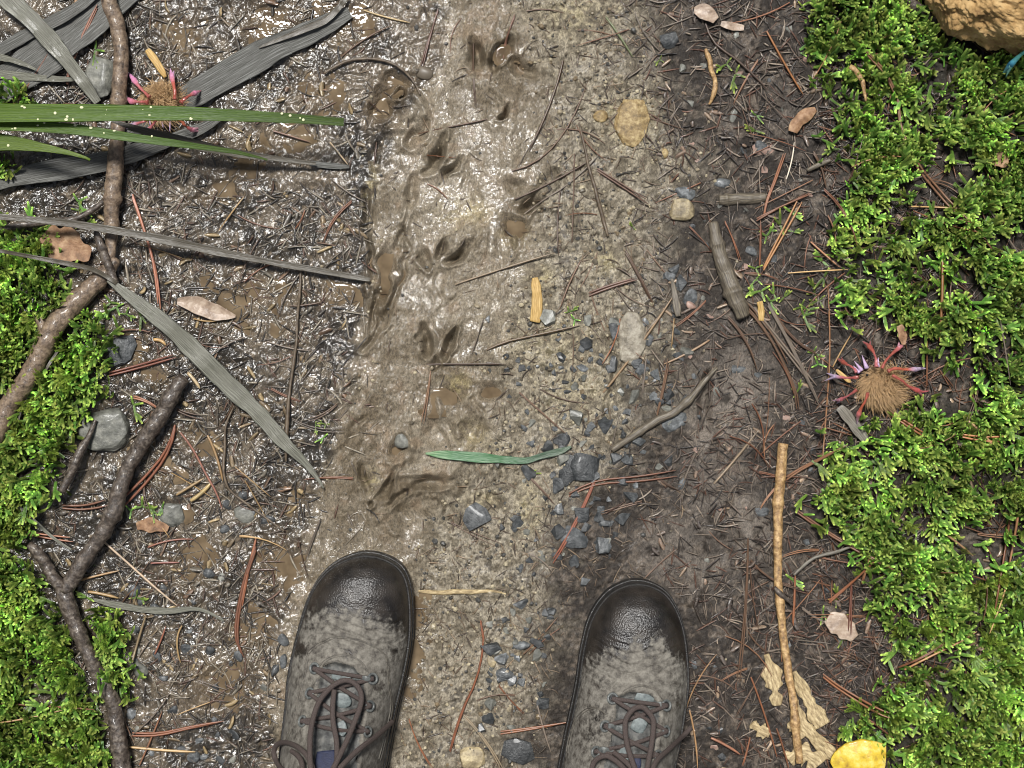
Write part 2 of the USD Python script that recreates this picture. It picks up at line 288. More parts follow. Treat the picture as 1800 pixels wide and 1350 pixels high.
# ------------------------------------------------------------------ the ground: one sheet, fine in the frame, wide beyond it
step = 0.00128
def axis(half):
    core = np.arange(-half, half+step/2, step)
    grow = np.cumsum(step*1.24**np.arange(1, 41))
    return np.r_[-half-grow[::-1], core, core[-1]+grow]
gx, gy = axis(0.545), axis(0.415)
GX, GY = np.meshgrid(gx, gy)
X, Y = 900+1800*GX, 675-1800*GY
near = 1-sstep(1500, 4000, np.hypot(X-900, Y-675))
mud, grit, left, right = zones(X, Y)
moss = moss_mask(X, Y)
wx, wy = 14*(n2(X/22, Y/22, 1)-.5), 14*(n2(X/22, Y/22, 2)-.5)
H = 10*(fbm2(X/320, Y/320, 2, 3)-.5)+2.6*(fbm2(X/75, Y/75, 2, 4)-.5)
H += 11*sstep(1380, 1640, X)+9*(1-sstep(20, 230, X))-3.0*left*sstep(250, 420, X)
# trodden mud: streaks along the track and a fine crinkle
s_, t_ = X+0.2*Y+wx*.4, Y+wy*.4
streak = ridged(s_/8.5, t_/46, 2, 8)*1.0+ridged(s_/4.6, t_/15, 2, 9)*.62
crink = ridged(X/7+wx/16, Y/9+wy/16, 2, 10)
lump = sstep(.45, .8, fbm2(X/36, Y/44, 2, 50))
slick = sstep(.52, .68, fbm2(X/55, Y/85, 2, 51))          # patches smeared smooth
H += mud*((streak*1.4+crink*1.9)*(1-.6*slick)+2.3*lump)
# gritty clay: grains and pinholes
cell = n2(X/9, Y/9, 12); H += grit*(1.5*sstep(.55, .8, cell)+1.0*ridged(X/6, Y/6, 2, 13)-1.8*sstep(.72, .85, n2(X/13, Y/13, 14))+2.6*(fbm2(X/30, Y/30, 2, 15)-.5))
# soaked litter: strands and lumps, under a film of water
litter = ridged(X/26+wx/7, Y/26+wy/7, 3, 16)*3.6+ridged(X/11+wx/6, Y/11+wy/6, 2, 17)*3.2+5*(fbm2(X/50, Y/50, 2, 18)-.5)
film = 1.7+2.6*(fbm2(X/110, Y/110, 2, 19)-.5)
k = .25; litter = film+k*np.logaddexp(0, (litter-film)/k)
H += left*litter
# forest soil
H += right*(ridged(X/13, Y/13, 2, 24)*2.0+ridged(X/6, Y/6, 2, 25)*1.0+4.5*(fbm2(X/34, Y/34, 2, 26)-.5))
H += moss*(5*fbm2(X/30, Y/30, 2, 27))
for px, py, rx, ry, ang, dep, rim in PRINTS:
    R = 2.3*max(rx, ry)+20
    ys = np.where(abs(Y[:, 0]-py) < R)[0]; xs = np.where(abs(X[0]-px) < R)[0]; sl = np.s_[ys[0]:ys[-1]+1, xs[0]:xs[-1]+1]
    c, s = math.cos(math.radians(ang)), math.sin(math.radians(ang)); dx, dy = X[sl]-px+wx[sl]*1.1, Y[sl]-py+wy[sl]*1.1
    u, v = (dx*c+dy*s)/rx, (-dx*s+dy*c)/ry; d = np.sqrt(u*u+v*v*(1+.25*np.clip(v, -1, 1)))
    dep = dep*1.95 if dep > 0 else dep
    inside = 1-sstep(.10, 1.10, d) if dep > 0 else 1-sstep(.2, 1.15, d)
    H[sl] = H[sl]*(1-.5*inside)-dep*inside*(1+.25*(n2(X[sl]/9, Y[sl]/9, 33)-.5))+1.15*rim*np.exp(-((d-1.2)/.22)**2)*sstep(.2, .6, n2(X[sl]/17, Y[sl]/17, 35))*1.4*(.4+n2(X[sl]/14, Y[sl]/14, 34))
rq = np.random.default_rng(5)
for _ in range(230):                                       # small slips and dents in the trodden mud
    py = rq.uniform(-60, 1000); px = np.interp(py, LEFT_Y, LEFT_X)+rq.uniform(-30, 270); rx, ry = rq.uniform(3, 11), rq.uniform(7, 26); dep = rq.uniform(-1.8, 3.2)
    R = 2*ry+8; ys = np.where(abs(Y[:, 0]-py) < R)[0]; xs = np.where(abs(X[0]-px) < R)[0]; a = rq.normal(.25, .5)
    if not len(ys) or not len(xs): continue
    sl = np.s_[ys[0]:ys[-1]+1, xs[0]:xs[-1]+1]; dx, dy = X[sl]-px+wx[sl]*.8, Y[sl]-py+wy[sl]*.8; u, v = (dx*math.cos(a)+dy*math.sin(a))/rx, (-dx*math.sin(a)+dy*math.cos(a))/ry
    H[sl] -= dep*np.exp(-(u*u+v*v))*(mud[sl]+.5*grit[sl])
for pts, w, amp in CRACKS:
    d = polydist(X+wx*.8, Y+wy*.8, pts, 40); H += amp*np.exp(-(d/w)**2)+(-.45*amp)*np.exp(-((d-w*1.9)/w)**2)*(d < 1e8)
H = H*near+(1-near)*10
gn = lambda a, x, y: float(a[min(np.searchsorted(gy, (675-y)/1800), len(gy)-1), min(np.searchsorted(gx, (x-900)/1800), len(gx)-1)])
g = lambda a, x, y: map_coordinates(a, [np.interp(np.ravel(y), gy, np.arange(len(gy))), np.interp(np.ravel(x), gx, np.arange(len(gx)))], order=1, mode='nearest')
# bed of the standing water: a little lower, and a level for each pool
pools = []
for px, py, rx, ry, ang in PUDDLES:
    d = blobs(X+1.6*wx, Y+1.6*wy, [(px, py, rx, ry, ang, 1)])
    inl = left[np.searchsorted(Y[::-1, 0], py)*0, 0] if False else float(px < np.interp(py, LEFT_Y, LEFT_X)-20)
    H = H-(.5 if inl else 1.0)*d*near-(1.6*inl)*d*sstep(.45, .6, fbm2(X/30, Y/30, 2, 77))
    m_ = d > .45; lev = np.percentile(H[m_], 38 if inl else 50)
    pools.append((px, py, rx, ry, ang, lev))
# colour of each soil, as it is when picked up
def mixc(a, b, t): return a*(1-t[..., None])+np.asarray(b)*t[..., None]
v1, v2, v3 = fbm2(X/130, Y/130, 3, 41), fbm2(X/26, Y/26, 4, 42), fbm2(X/7.3, Y/7.3, 3, 43)
C = np.zeros(X.shape+(3,))
cm = mixc(np.broadcast_to([.108, .084, .054], C.shape), [.225, .190, .138], sstep(.3, .7, v1*.4+v2*.4+v3*.2))
cm = mixc(cm, [.17, .12, .075], .6*sstep(.55, .75, v2)*(1-.5*slick))
cg = mixc(np.broadcast_to([.122, .102, .072], C.shape), [.345, .302, .228], sstep(.36, .66, v2*.45+v3*.55))
cg = mixc(cg, [.055, .046, .036], .85*sstep(.54, .66, v3*.55+v2*.45))
cl = mixc(np.broadcast_to([.030, .025, .019], C.shape), [.125, .10, .071], sstep(.42, .66, v2*.55+v1*.45))
cl = mixc(cl, [.20, .155, .105], .8*sstep(.6, .8, v3))
cr_ = mixc(np.broadcast_to([.026, .021, .017], C.shape), [.115, .092, .071], sstep(.45, .75, v3*.6+v2*.4))
greymud = blobs(X, Y, [(1290,700,60,110,8,1),(1240,760,34,90,0,1),(1320,930,34,70,-18,1),(1250,880,40,90,-5,.8),(1180,960,60,60,0,.7),(1230,1000,60,50,0,.7),(1300,640,46,50,0,.8),(1400,210,34,40,0,.4)])*sstep(.25, .55, v2+.1)
cr_ = mixc(cr_, [.17, .145, .12], .85*greymud)
C = cm*mud[..., None]+cg*grit[..., None]+cl*left[..., None]+cr_*right[..., None]
yel = blobs(X, Y, [(650,335,9,36,8,1),(645,372,10,16,0,.8),(818,372,46,24,0,.6),(805,676,24,18,0,.9),(830,765,26,26,0,.5),(930,890,22,44,0,.6),(1110,215,40,50,20,.6),(905,415,30,24,0,.4),(952,490,26,20,0,.7),(655,845,14,18,0,.5),(1065,455,30,24,0,.6),(1065,190,26,20,0,.5),(850,880,30,16,0,.5),(1010,690,70,60,0,.35),(980,600,90,60,0,.35),(1010,30,60,40,0,.5),(870,790,40,20,0,.3)])*sstep(.35, .6, v3*.6+v2*.4)
C = mixc(C, [.40, .33, .15], .65*yel)
brn = blobs(X, Y, [(p[0], p[1], p[2]*1.1, p[3]*1.1, p[4], .8) for p in pools])
C = mixc(C, [.13, .095, .058], brn*(.55+.45*left))
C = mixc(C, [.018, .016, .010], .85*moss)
dirt = (1-near); C = mixc(C, [.05, .042, .034], dirt)
wet = np.clip(.97*left+mud*(.47+.33*slick)*sstep(.12, .5, v1*.4+v2*.6)+.42*grit*sstep(.4, .6, v2)+.35*right*sstep(.3, .7, v2)+.8*brn, 0, 1)*(1-.4*moss)
cavity = None
nx, ny = len(gx), len(gy)
V = np.stack([GX, GY, H*1e-3], -1).reshape(-1, 3)
ii = (np.arange(ny-1)[:, None]*nx+np.arange(nx-1)[None]).ravel()
F = np.vstack([np.stack([ii, ii+1, ii+nx+1], 1), np.stack([ii, ii+nx+1, ii+nx], 1)])
M['ground_look'] = usdkit.material(stage, '/World/Looks/ground_look', {
    'geo': ('geometry', {}), 'at': ('attribute', {'attribute': 'tint'}), 'we': ('attribute', {'attribute': 'wet'}),
    'n1': ('noise_texture', {'scale': 620.0, 'detail': 3.0, 'roughness': 0.7, 'distortion': 0.8}), 'n3': ('noise_texture', {'scale': 120.0, 'detail': 1.6, 'roughness': 0.5, 'distortion': 1.3}), 'a3': ('math', {'math_type': 'multiply_add', 'value2': 0.22}), 'mp': ('mapping', {'scale': (1.0, 0.55, 1.0)}), 'n2': ('noise_texture', {'scale': 360.0, 'detail': 4.0, 'roughness': 0.62, 'distortion': 0.9}),
    'vr': ('map_range', {'from_min': 0.36, 'from_max': 0.64, 'to_min': 0.52, 'to_max': 1.42, 'clamp': True}), 'hv': ('hsv', {}),
    'ro': ('map_range', {'from_min': 0.0, 'from_max': 1.0, 'to_min': 0.62, 'to_max': 0.10}),
    'co': ('map_range', {'from_min': 0.3, 'from_max': 1.0, 'to_min': 0.0, 'to_max': 1.0, 'clamp': True}),
    'ad': ('math', {'math_type': 'multiply_add', 'value2': 0.6}), 'bp': ('bump', {'strength': 1.0, 'distance': 0.0010}), 'b2': ('bump', {'strength': 1.0, 'distance': 0.0016}),
    'p': ('principled_bsdf', {'coat_roughness': 0.09, 'coat_ior': 1.5, 'specular_ior_level': 0.22})},
    [('geo.position', 'mp.vector'), ('mp.vector', 'n1.vector'), ('geo.position', 'n2.vector'), ('n1.fac', 'vr.value'), ('vr.result', 'hv.value'), ('at.color', 'hv.color'), ('hv.color', 'p.base_color'),
     ('we.fac', 'ro.value'), ('ro.result', 'p.roughness'), ('we.fac', 'co.value'), ('co.result', 'p.coat_weight'), ('n1.fac', 'ad.value1'), ('n2.fac', 'ad.value3'), ('ad.value', 'bp.height'), ('bp.normal', 'p.normal'),
     ('geo.position', 'n3.vector'), ('n2.fac', 'a3.value1'), ('n3.fac', 'a3.value3'), ('a3.value', 'b2.height'), ('b2.normal', 'p.coat_normal')], surface='p.BSDF')
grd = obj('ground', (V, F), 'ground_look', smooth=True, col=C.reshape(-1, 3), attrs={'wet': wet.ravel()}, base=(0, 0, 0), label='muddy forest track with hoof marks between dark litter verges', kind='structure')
def hz(x, y): return g(H, x, y)*1e-3
def hp(px, py):
    p = P(px, py); z = float(hz([p[0]], [p[1]])[0]); return z
def on(px, py, dz=0.0):
    """point dz above the ground that lies under a pixel of the photograph"""
    z = hp(px, py)+dz
    q = P(px, py, z); z = float(hz([q[0]], [q[1]])[0])+dz
    return P(px, py, z)
usdkit.material(stage, '/World/Looks/muddy_water', {'geo': ('geometry', {}), 'n': ('noise_texture', {'scale': 60.0, 'detail': 4.0}), 'r': ('rgb_ramp', {'ramp': [(.3, (.075, .052, .03)), (.7, (.17, .125, .075))]}),
    'bn': ('noise_texture', {'scale': 120.0, 'detail': 2.0}), 'b': ('bump', {'strength': .3, 'distance': .0016}), 'p': ('principled_bsdf', {'roughness': .05, 'ior': 1.33})},
    [('geo.position', 'n.vector'), ('n.fac', 'r.fac'), ('r.color', 'p.base_color'), ('geo.position', 'bn.vector'), ('bn.fac', 'b.height'), ('b.normal', 'p.normal')], surface='p.BSDF')
M['muddy_water'] = UsdShade.Material.Get(stage, '/World/Looks/muddy_water')
for px, py, rx, ry, ang, lev in pools:
    R = max(rx, ry)*1.7
    ys = np.where(abs(Y[:, 0]-py) < R)[0]; xs = np.where(abs(X[0]-px) < R)[0]; sl = np.s_[ys[0]:ys[-1]+1, xs[0]:xs[-1]+1]
    d = blobs(X[sl]+1.6*wx[sl], Y[sl]+1.6*wy[sl], [(px, py, rx, ry, ang, 1)])
    wetc = (H[sl] < lev+.1) & (d > .22)
    q = wetc[:-1, :-1] | wetc[1:, :-1] | wetc[:-1, 1:] | wetc[1:, 1:]
    if q.sum() < 20: continue
    w = len(xs); cells = (np.arange(len(ys)-1)[:, None]*w+np.arange(w-1)[None])[q]
    f = np.vstack([np.stack([cells, cells+1, cells+w+1], 1), np.stack([cells, cells+w+1, cells+w], 1)])
    z = lev-.9*(1-sstep(.22, .36, d))
    v = np.stack([GX[sl], GY[sl], z*1e-3], -1).reshape(-1, 3)
    uq, inv = np.unique(f, return_inverse=True)
    obj('puddle', (v[uq], inv.reshape(f.shape)), 'muddy_water', smooth=True, label='shallow puddle of brown rainwater on the track', group='puddles on the track', kind='structure')

# ------------------------------------------------------------------ dead leaf blades, branches, sticks
def path3(pts, n, r=0.0, lift=0.0, onground=True):
    """pixel path [(px, py[, extra height])] -> points in the scene, resting on the ground at radius r"""
    q = spline([(p[0], p[1], p[2] if len(p) > 2 else 0.0) for p in pts], n)
    rr = np.broadcast_to(np.asarray(r, float), n)
    out = np.zeros((n, 3))
    z0 = np.array([hp(x, y) for x, y, _ in q]) if onground else np.zeros(n)
    if onground and n > 4: z0 = gaussian_filter(z0, 1.6, mode='nearest')*.5+np.maximum(z0, gaussian_filter(z0, 2.5, mode='nearest'))*.5
    for i in range(n): out[i] = P(q[i, 0], q[i, 1], z0[i]+rr[i]+lift+q[i, 2])
    return out
PX = 1/1800.0
def wprof(w, n):
    w = np.asarray(w, float)
    if len(w) < 3: return np.interp(np.linspace(0, 1, n), np.linspace(0, 1, len(w)), w)*PX*(1-.55*np.abs(np.linspace(-1, 1, n))**4)
    return np.maximum(PchipInterpolator(np.linspace(0, 1, len(w)), w)(np.linspace(0, 1, n)), .5)*PX
def blade(name, pts, w, material, label, cat, n=40, thick=1.0, fold=0.12, lift=0.001, roll=0.0, rag=0.08, seed=0, group=None, onground=True, parent=None, col=None, thin=False):
    W = wprof(w, n); r_ = np.random.default_rng(seed+99)
    W = W*(1+rag*gaussian_filter(r_.normal(0, 1, n), 1.5)*2)
    C = path3(pts, n, thick*PX*.5, lift, onground)
    C[:, 2] += gaussian_filter(r_.normal(0, 1, n), 3)*.0012
    if isinstance(roll, (tuple, list)): roll = np.interp(np.linspace(0, 1, n), np.linspace(0, 1, len(roll)), roll)
    v, f, uv = loft(C, W, np.minimum(W, thick*PX), 14, fold, roll)
    a = {}
    cc = None
    if col is not None: cc = np.repeat(np.stack([np.interp(np.linspace(0, 1, n), np.linspace(0, 1, len(col)), [c[k] for c in col]) for k in range(3)], 1), 14, 0); cc = np.vstack([cc, cc[:1], cc[-1:]])
    return obj(name, (v, f), material, parent, label, cat, group, uv=uv, col=cc)
def branch(name, pts, w, material, label, cat='branch', n=90, seed=0, knots=3, lift=0.0, sides=20, rough=.05, group=None, parent=None, base=None, caps=True):
    W = wprof(w, n); r_ = np.random.default_rng(seed)
    C = path3(pts, n, W*.42, lift)
    C[:, :2] += gaussian_filter(r_.normal(0, 1, (n, 2)), (3, 0))*.0014
    for _ in range(knots):
        k = r_.integers(4, n-4); W = W*(1+r_.uniform(.12, .3)*np.exp(-((np.arange(n)-k)/1.6)**2))
    v, f, uv = loft(C, W, W*.92, sides)
    d = n3(v*170, seed)-.5; d2 = n3(v*np.array([700, 700, 700]), seed+5)-.5
    cen = np.vstack([np.repeat(C, sides, 0), C[:1], C[-1:]]); rad = v-cen
    v = v+rad*(d[:, None]*rough*8+d2[:, None]*rough*3)
    return obj(name, (v, f), material, parent, label, cat, group, uv=uv)

# leaves of the living plant hang in from the left, well above the ground
gw = [(1,1,1),(1.05,1.1,1),(.8,.95,.8),(.55,.6,.5)]
gl = []
gl.append(('long green strap leaf crossing from left edge over pink creature', [(-260,190,.02),(-60,199,.065),(60,199,.075),(200,199,.08),(330,200,.078),(450,205,.07),(540,210,.06),(604,215,.052)], [40,38,33,31,29,25,21,17,13], .18, gw))
gl.append(('narrow green strap leaf sloping down to a faded tip', [(-260,225,.02),(-40,217,.06),(60,222,.066),(150,230,.07),(240,243,.068),(330,255,.06),(400,265,.05),(470,281,.04)], [30,26,24,22,19,16,13,9,3], .2, gw))
gl.append(('short broad green strap leaf with a torn end', [(-260,262,.02),(-40,248,.05),(40,254,.056),(100,264,.058),(150,277,.056),(158,281,.055)], [44,42,40,36,26,12,4], .15, [(1,1,1),(1.1,1.05,1),(1.3,1.2,1)]))
for i, (lab, pts, w, fo, col) in enumerate(gl):
    n = 46
    t = thing('strap_leaf', lab, 'leaf', P(pts[3][0], pts[3][1], .05))
    b = blade('leaf_blade', pts, w, 'green_blade', None, None, n=n, thick=1.3, fold=fo, lift=0, onground=False, parent=t, seed=i, rag=.02, col=col)
    C = path3(pts, n, 0, 0, False); W = wprof(w, n)
    rr = np.random.default_rng(60+i); sp = []
    for k in range([26, 12, 12][i]):
        j = int(rr.triangular(8, 14, 34)) if i else int(rr.uniform(10, 42)); u = rr.uniform(-.8, .8)
        c = C[j]+np.array([rr.uniform(-.004, .004), u*W[j]/2, abs(u)*fo*W[j]/2+.0008])
        s = trimesh.creation.icosphere(1, 1.0); sp.append((s.vertices*np.array([rr.uniform(.0008, .0018), rr.uniform(.0008, .0014), .0004])+c, s.faces))
    obj('pale_spot', join(sp), 'pale_spot', t, kind='stuff')
blade('strap_leaf', [(196,212,.05),(260,232,.048),(350,256,.035),(430,272,.022),(500,281,.014),(555,288,.008)], [5,12,17,15,12,9,6], 'brown_blade', 'dark brown dying strap leaf under the green leaves', 'leaf', fold=.25, onground=False, seed=5)
blade('strap_leaf', [(545,287),(580,291),(614,293)], [9,10,6], 'wet_blade', 'short silvery leaf tip at the end of dark brown leaf', 'leaf', n=12, lift=.004, seed=6)
# dead strap leaves on the ground, upper left
D = 'dead leaf'
blade('dead_strap_leaf', [(-140,205),(0,150),(60,112),(130,60),(215,-10),(300,-80)], [60,64,66,62,56,50], 'wet_blade', 'broad soaked grey strap leaf lying across the top left corner', D, fold=.05, thick=1.5, lift=.004, seed=11, n=60)
blade('dead_strap_leaf', [(-60,120),(0,88),(50,60),(110,30),(180,-20)], [14,22,24,20,14], 'wet_blade', 'thin pale strip of soaked leaf beside the broad grey leaf', D, lift=.008, seed=12)
blade('dead_strap_leaf', [(-20,-60),(18,0),(65,45),(105,90),(140,135),(172,180)], [34,36,34,28,24,14], 'grey_blade', 'stiff grey-brown strap leaf leaning down from the top left corner', D, lift=.016, fold=.3, thick=3, seed=13)
blade('dead_strap_leaf', [(-120,336),(-20,321),(60,306),(140,293),(215,276),(290,250),(350,228),(410,190)], [34,34,35,37,36,28,20,6], 'wet_blade', 'long grey soaked strap leaf below the green leaves', D, lift=.006, fold=.2, seed=14, n=60, thick=2)
blade('dead_strap_leaf', [(205,262),(270,205),(330,172),(400,132),(470,92),(540,60),(615,22)], [20,30,46,52,48,40,24], 'wet_blade', 'wide soaked grey strap leaf running up behind pink creature', D, lift=.0035, fold=.08, seed=15, n=60, thick=1.5)
blade('dead_strap_leaf', [(455,84),(490,70),(530,54),(565,40),(590,20),(612,-8)], [3,8,12,13,11,5], 'brown_blade', 'black curved leaf sliver at the top edge', D, lift=.008, fold=.3, seed=16)
blade('dead_strap_leaf', [(-80,118),(0,101),(35,110),(62,122)], [18,17,12,4], 'grey_blade', 'short pale leaf stub at the left edge near the top', D, lift=.012, fold=.3, seed=17)
blade('dead_strap_leaf', [(-60,128),(0,131),(80,138),(150,140)], [14,16,12,4], 'grey_blade', 'flat grey leaf strip below the leaf stub at left edge', D, lift=.006, seed=18)
blade('dead_strap_leaf', [(-90,372,.03),(0,381,.03),(90,389,.03),(200,405,.024),(300,424,.018),(400,446,.012),(500,465,.008),(580,479,.005),(650,492,.002)], [9,11,12,13,14,14,12,11,8], 'brown_blade', 'long thin dark leaf blade slanting to the muddy hoof marks', D, lift=.004, fold=.3, seed=19, n=70, thick=2)
blade('dead_strap_leaf', [(-70,428,.03),(0,441,.026),(80,456,.02),(150,470,.014),(205,498,.008)], [5,7,8,9,7], 'brown_blade', 'thin dark leaf rib over the left moss meeting the log', D, lift=.012, seed=20, fold=.3)
blade('dead_strap_leaf', [(190,492,.012),(240,530,.012),(300,577,.01),(350,625,.008),(400,675,.007),(450,722,.006),(500,778,.004),(535,812,.003),(569,858,.001)], [8,22,29,33,33,32,28,17,3], 'grey_blade', 'long grey strap leaf lying diagonally from log to mud', D, lift=.006, fold=.16, seed=21, n=80, thick=2.2)
blade('dead_strap_leaf', [(165,1054),(230,1068),(290,1074),(340,1070),(393,1091)], [6,12,13,8,4], 'grey_blade', 'faded grey and tan leaf strip in the lower left litter', D, lift=.004, seed=22, fold=.2)
blade('dead_strap_leaf', [(-40,838),(0,864),(45,902),(90,942),(125,966)], [9,9,8,6,4], 'grey_blade', 'thin pale grey leaf sliver slanting over left moss', D, lift=.012, seed=23, fold=.2)
blade('leaf_blade', [(748,797),(790,800),(850,805),(900,809),(928,809),(950,802),(985,793),(1004,785)], [3,15,18,16,12,10,13,3], 'green_cut_blade', 'cut green leaf blade with a grey end lying in the middle', 'leaf', lift=.003, seed=24, fold=.15, col=[(1.3,1.2,1.0),(1,1,1),(1,1,1),(.7,.75,.75),(.5,.42,.5),(.6,.5,.55)])
# branches
branch('branch', [(186,-40),(192,0),(208,50),(213,90),(208,180),(206,240),(199,330),(196,400),(192,470)], [26,27,26,27,26,24,30,28,22,14], 'wet_bark', 'upright brown branch with wet bark passing under the green leaves', seed=31, lift=.006, n=120)
branch('branch', [(168,405),(180,440),(195,478),(206,500)], [10,14,15,10], 'dark_bark', 'short dark twig leaning on the log by the grey leaf', 'twig', seed=32, lift=.014, n=40, knots=1)
t = thing('fallen_log', 'thick wet brown fallen branch curving down the left edge', 'branch', on(90, 580))
branch('stem', [(205,455),(178,488),(140,525),(105,562),(75,612),(45,668),(15,715),(-15,775),(-50,850)], [18,32,36,36,33,34,34,34,36], 'wet_bark', None, None, seed=33, lift=.004, n=120, parent=t)
branch('stub', [(82,590),(74,572),(70,556)], [20,19,16], 'wet_bark', None, None, seed=34, lift=.008, n=20, knots=0, parent=t)
blade('dead_strap_leaf', [(105,610),(70,665),(45,700),(27,760),(18,805)], [4,6,6,5,3], 'brown_blade', 'thin dark leaf fibre along the underside of the log', D, lift=.010, seed=35, fold=.3, n=24)
branch('twig', [(-40,425),(0,405),(60,392),(130,385),(175,360),(205,330)], [12,14,13,11,10,7], 'dark_bark', 'dark twig lying under the long thin leaf at left', 'twig', seed=36, lift=.008, n=60, knots=2)
t = thing('forked_branch', 'dark forked branch lying in the lower left', 'branch', on(140, 1010))
branch('stem', [(112,1030),(124,1075),(140,1115),(162,1162),(185,1205),(203,1255),(207,1300),(214,1350),(222,1420),(235,1500)], [30,28,25,25,26,28,32,37,38,36], 'dark_bark', None, None, seed=37, lift=.006, n=120, parent=t)
branch('limb', [(322,666),(300,697),(272,745),(252,775),(232,812),(215,850),(198,902),(166,958),(138,1000),(114,1040)], [22,28,28,27,24,30,28,26,28,26], 'dark_bark', None, None, seed=38, lift=.008, n=120, parent=t)
branch('limb', [(52,958),(66,972),(84,998),(98,1020),(114,1042)], [14,20,20,22,24], 'dark_bark', None, None, seed=39, lift=.008, n=50, parent=t, knots=1)
branch('twig', [(170,738),(150,778),(138,800),(122,835),(108,864)], [7,10,16,15,12], 'dark_bark', 'short charred grey twig beside the smooth grey rock', 'twig', seed=40, lift=.012, n=40, knots=1)
# right side sticks
branch('stick', [(1379,780),(1372,835),(1368,900),(1367,960),(1370,1040),(1376,1110),(1387,1190),(1397,1260),(1407,1342)], [17,18,16,15,15,14,14,15,13], 'tan_stick', 'straight yellow-tan stick standing out on dark soil right of boots', 'stick', seed=41, lift=.004, n=120, rough=.05)
branch('knot', [(1362,1030),(1370,1042),(1385,1056),(1392,1064)], [4,10,7,3], 'dark_bark', 'small black bud-like scrap stuck on the yellow-tan stick', 'twig', seed=42, lift=.010, n=16, knots=0)
branch('half_buried_stick', [(1254,392),(1262,430),(1275,478),(1292,520),(1308,556)], [16,24,28,31,24], 'half_buried_wood', 'dark split stick half buried right of the gravel', 'stick', seed=43, lift=-.001, n=60, knots=2)
branch('half_buried_stick', [(1262,352),(1300,350),(1345,346)], [18,20,16], 'half_buried_wood', 'short dark buried stick lying level near the small blue stone', 'stick', seed=44, lift=-.003, n=40, knots=1)
branch('twig', [(1076,792),(1115,765),(1150,743),(1185,724),(1212,703),(1240,668),(1262,648)], [9,12,13,14,12,10,7], 'half_buried_wood', 'brown twig slanting across the wet gravel', 'twig', seed=45, lift=.001, n=60, knots=3)
branch('twig', [(1590,-15),(1610,12),(1640,32),(1665,50),(1682,60)], [18,20,18,16,12], 'dark_bark', 'dark mossy stick beside the crumbly tan rock', 'twig', seed=46, lift=.006, n=40)
branch('twig', [(1243,85),(1247,110),(1256,140),(1254,165),(1246,184)], [6,9,8,9,4], 'tan_stick', 'orange-brown rootlet poking up near the pink-white petals', 'twig', seed=47, lift=.001, n=40, knots=1)
branch('twig', [(1493,118),(1508,130),(1517,150),(1522,178)], [9,9,7,3], 'tan_stick', 'small bent pale twig in the upper right moss', 'twig', seed=48, lift=.018, n=40, knots=1)
branch('twig', [(1395,1010),(1437,980),(1470,970),(1497,963)], [4,6,6,4], 'grey_wood', 'thin pale grey twig reaching from stick to the moss', 'twig', seed=49, lift=.006, n=40, knots=1)
branch('twig', [(410,712),(397,760),(395,797),(397,850),(425,880),(455,902),(500,935)], [3,4,5,4.5,4,4,3], 'stem_brown', 'thin kinked brown stem in the soaked litter below grey leaf', 'twig', seed=50, lift=.004, n=60, knots=1)
branch('twig', [(1420,300),(1440,290),(1462,282)], [6,9,7], 'half_buried_wood', 'short grey twig stub on dark soil in upper right', 'twig', seed=51, lift=.003, n=20, knots=0)
branch('twig', [(530,455),(524,540),(520,600),(510,680),(507,717),(503,812)], [4,5,5,5,8,4], 'stem_brown', 'long upright brown stalk left of the mud band', 'twig', seed=52, lift=.003, n=60, knots=1, sides=8)
branch('twig', [(1017,215),(1028,262),(1040,310),(1054,365),(1068,416)], [3,5,6,7,5], 'stem_brown', 'straight olive stalk pressed into pale clay above centre', 'twig', seed=53, lift=.001, n=50, knots=0, sides=8)
branch('twig', [(570,130),(610,108),(655,103),(690,112),(715,130),(738,165)], [5,5,5,5,4,3], 'stem_brown', 'arched brown stalk around the wet mud ring', 'twig', seed=54, lift=.003, n=50, knots=0, sides=8)
branch('root', [(735,1038),(775,1042),(815,1040),(850,1038),(890,1046)], [5,8,9,6,3], 'rotten_wood', 'muddy pale root beside the left boot toe', 'twig', seed=55, lift=-.001, n=40, knots=1)
# flat bits: leaves, chips, bark, rotten wood
blade('fallen_leaf', [(312,530),(345,536),(375,548),(414,556)], [12,30,26,5], 'pale_leaf', 'pale brown curled leaf in the soaked litter', 'leaf', n=24, thick=1.2, fold=.35, lift=.004, seed=61)
blade('fallen_leaf', [(80,408),(105,425),(135,440),(160,448)], [20,52,46,18], 'dead_leaf', 'orange-brown crumpled leaf by the log at left', 'leaf', n=24, thick=1.2, fold=.25, lift=.008, seed=62, rag=.2)
blade('fallen_leaf', [(240,925),(265,923),(296,930)], [12,24,10], 'dead_leaf', 'flat rust-coloured leaf scrap above the lower left litter', 'leaf', n=16, lift=.003, seed=63, rag=.15)
blade('petal', [(1220,18),(1238,22),(1258,36)], [10,26,16], 'pale_leaf', 'pinkish white petal, upper of two near the top edge', 'petal', n=16, fold=.3, lift=.004, seed=64)
blade('petal', [(1267,42),(1285,46),(1308,49)], [8,15,9], 'pale_leaf', 'small cream petal, lower of two near the top edge', 'petal', n=16, fold=.2, lift=.003, seed=65)
blade('fallen_leaf', [(1394,232),(1405,212),(1420,200),(1434,192)], [14,24,22,10], 'dead_leaf', 'curled brown leaf on dark soil near the upper right moss', 'leaf', n=20, fold=-.4, lift=.007, seed=66)
blade('fallen_leaf', [(1580,572),(1586,590),(1588,606)], [10,15,7], 'dead_leaf', 'small orange-brown leaf standing above red creature', 'leaf', n=16, fold=.2, lift=.014, seed=67)
blade('bark_chip', [(1455,1085),(1478,1100),(1502,1122)], [18,40,22], 'pale_leaf', 'tan bark chip on dark soil beside the right moss', 'bark chip', n=20, thick=4, fold=.1, lift=.003, seed=68, rag=.2)
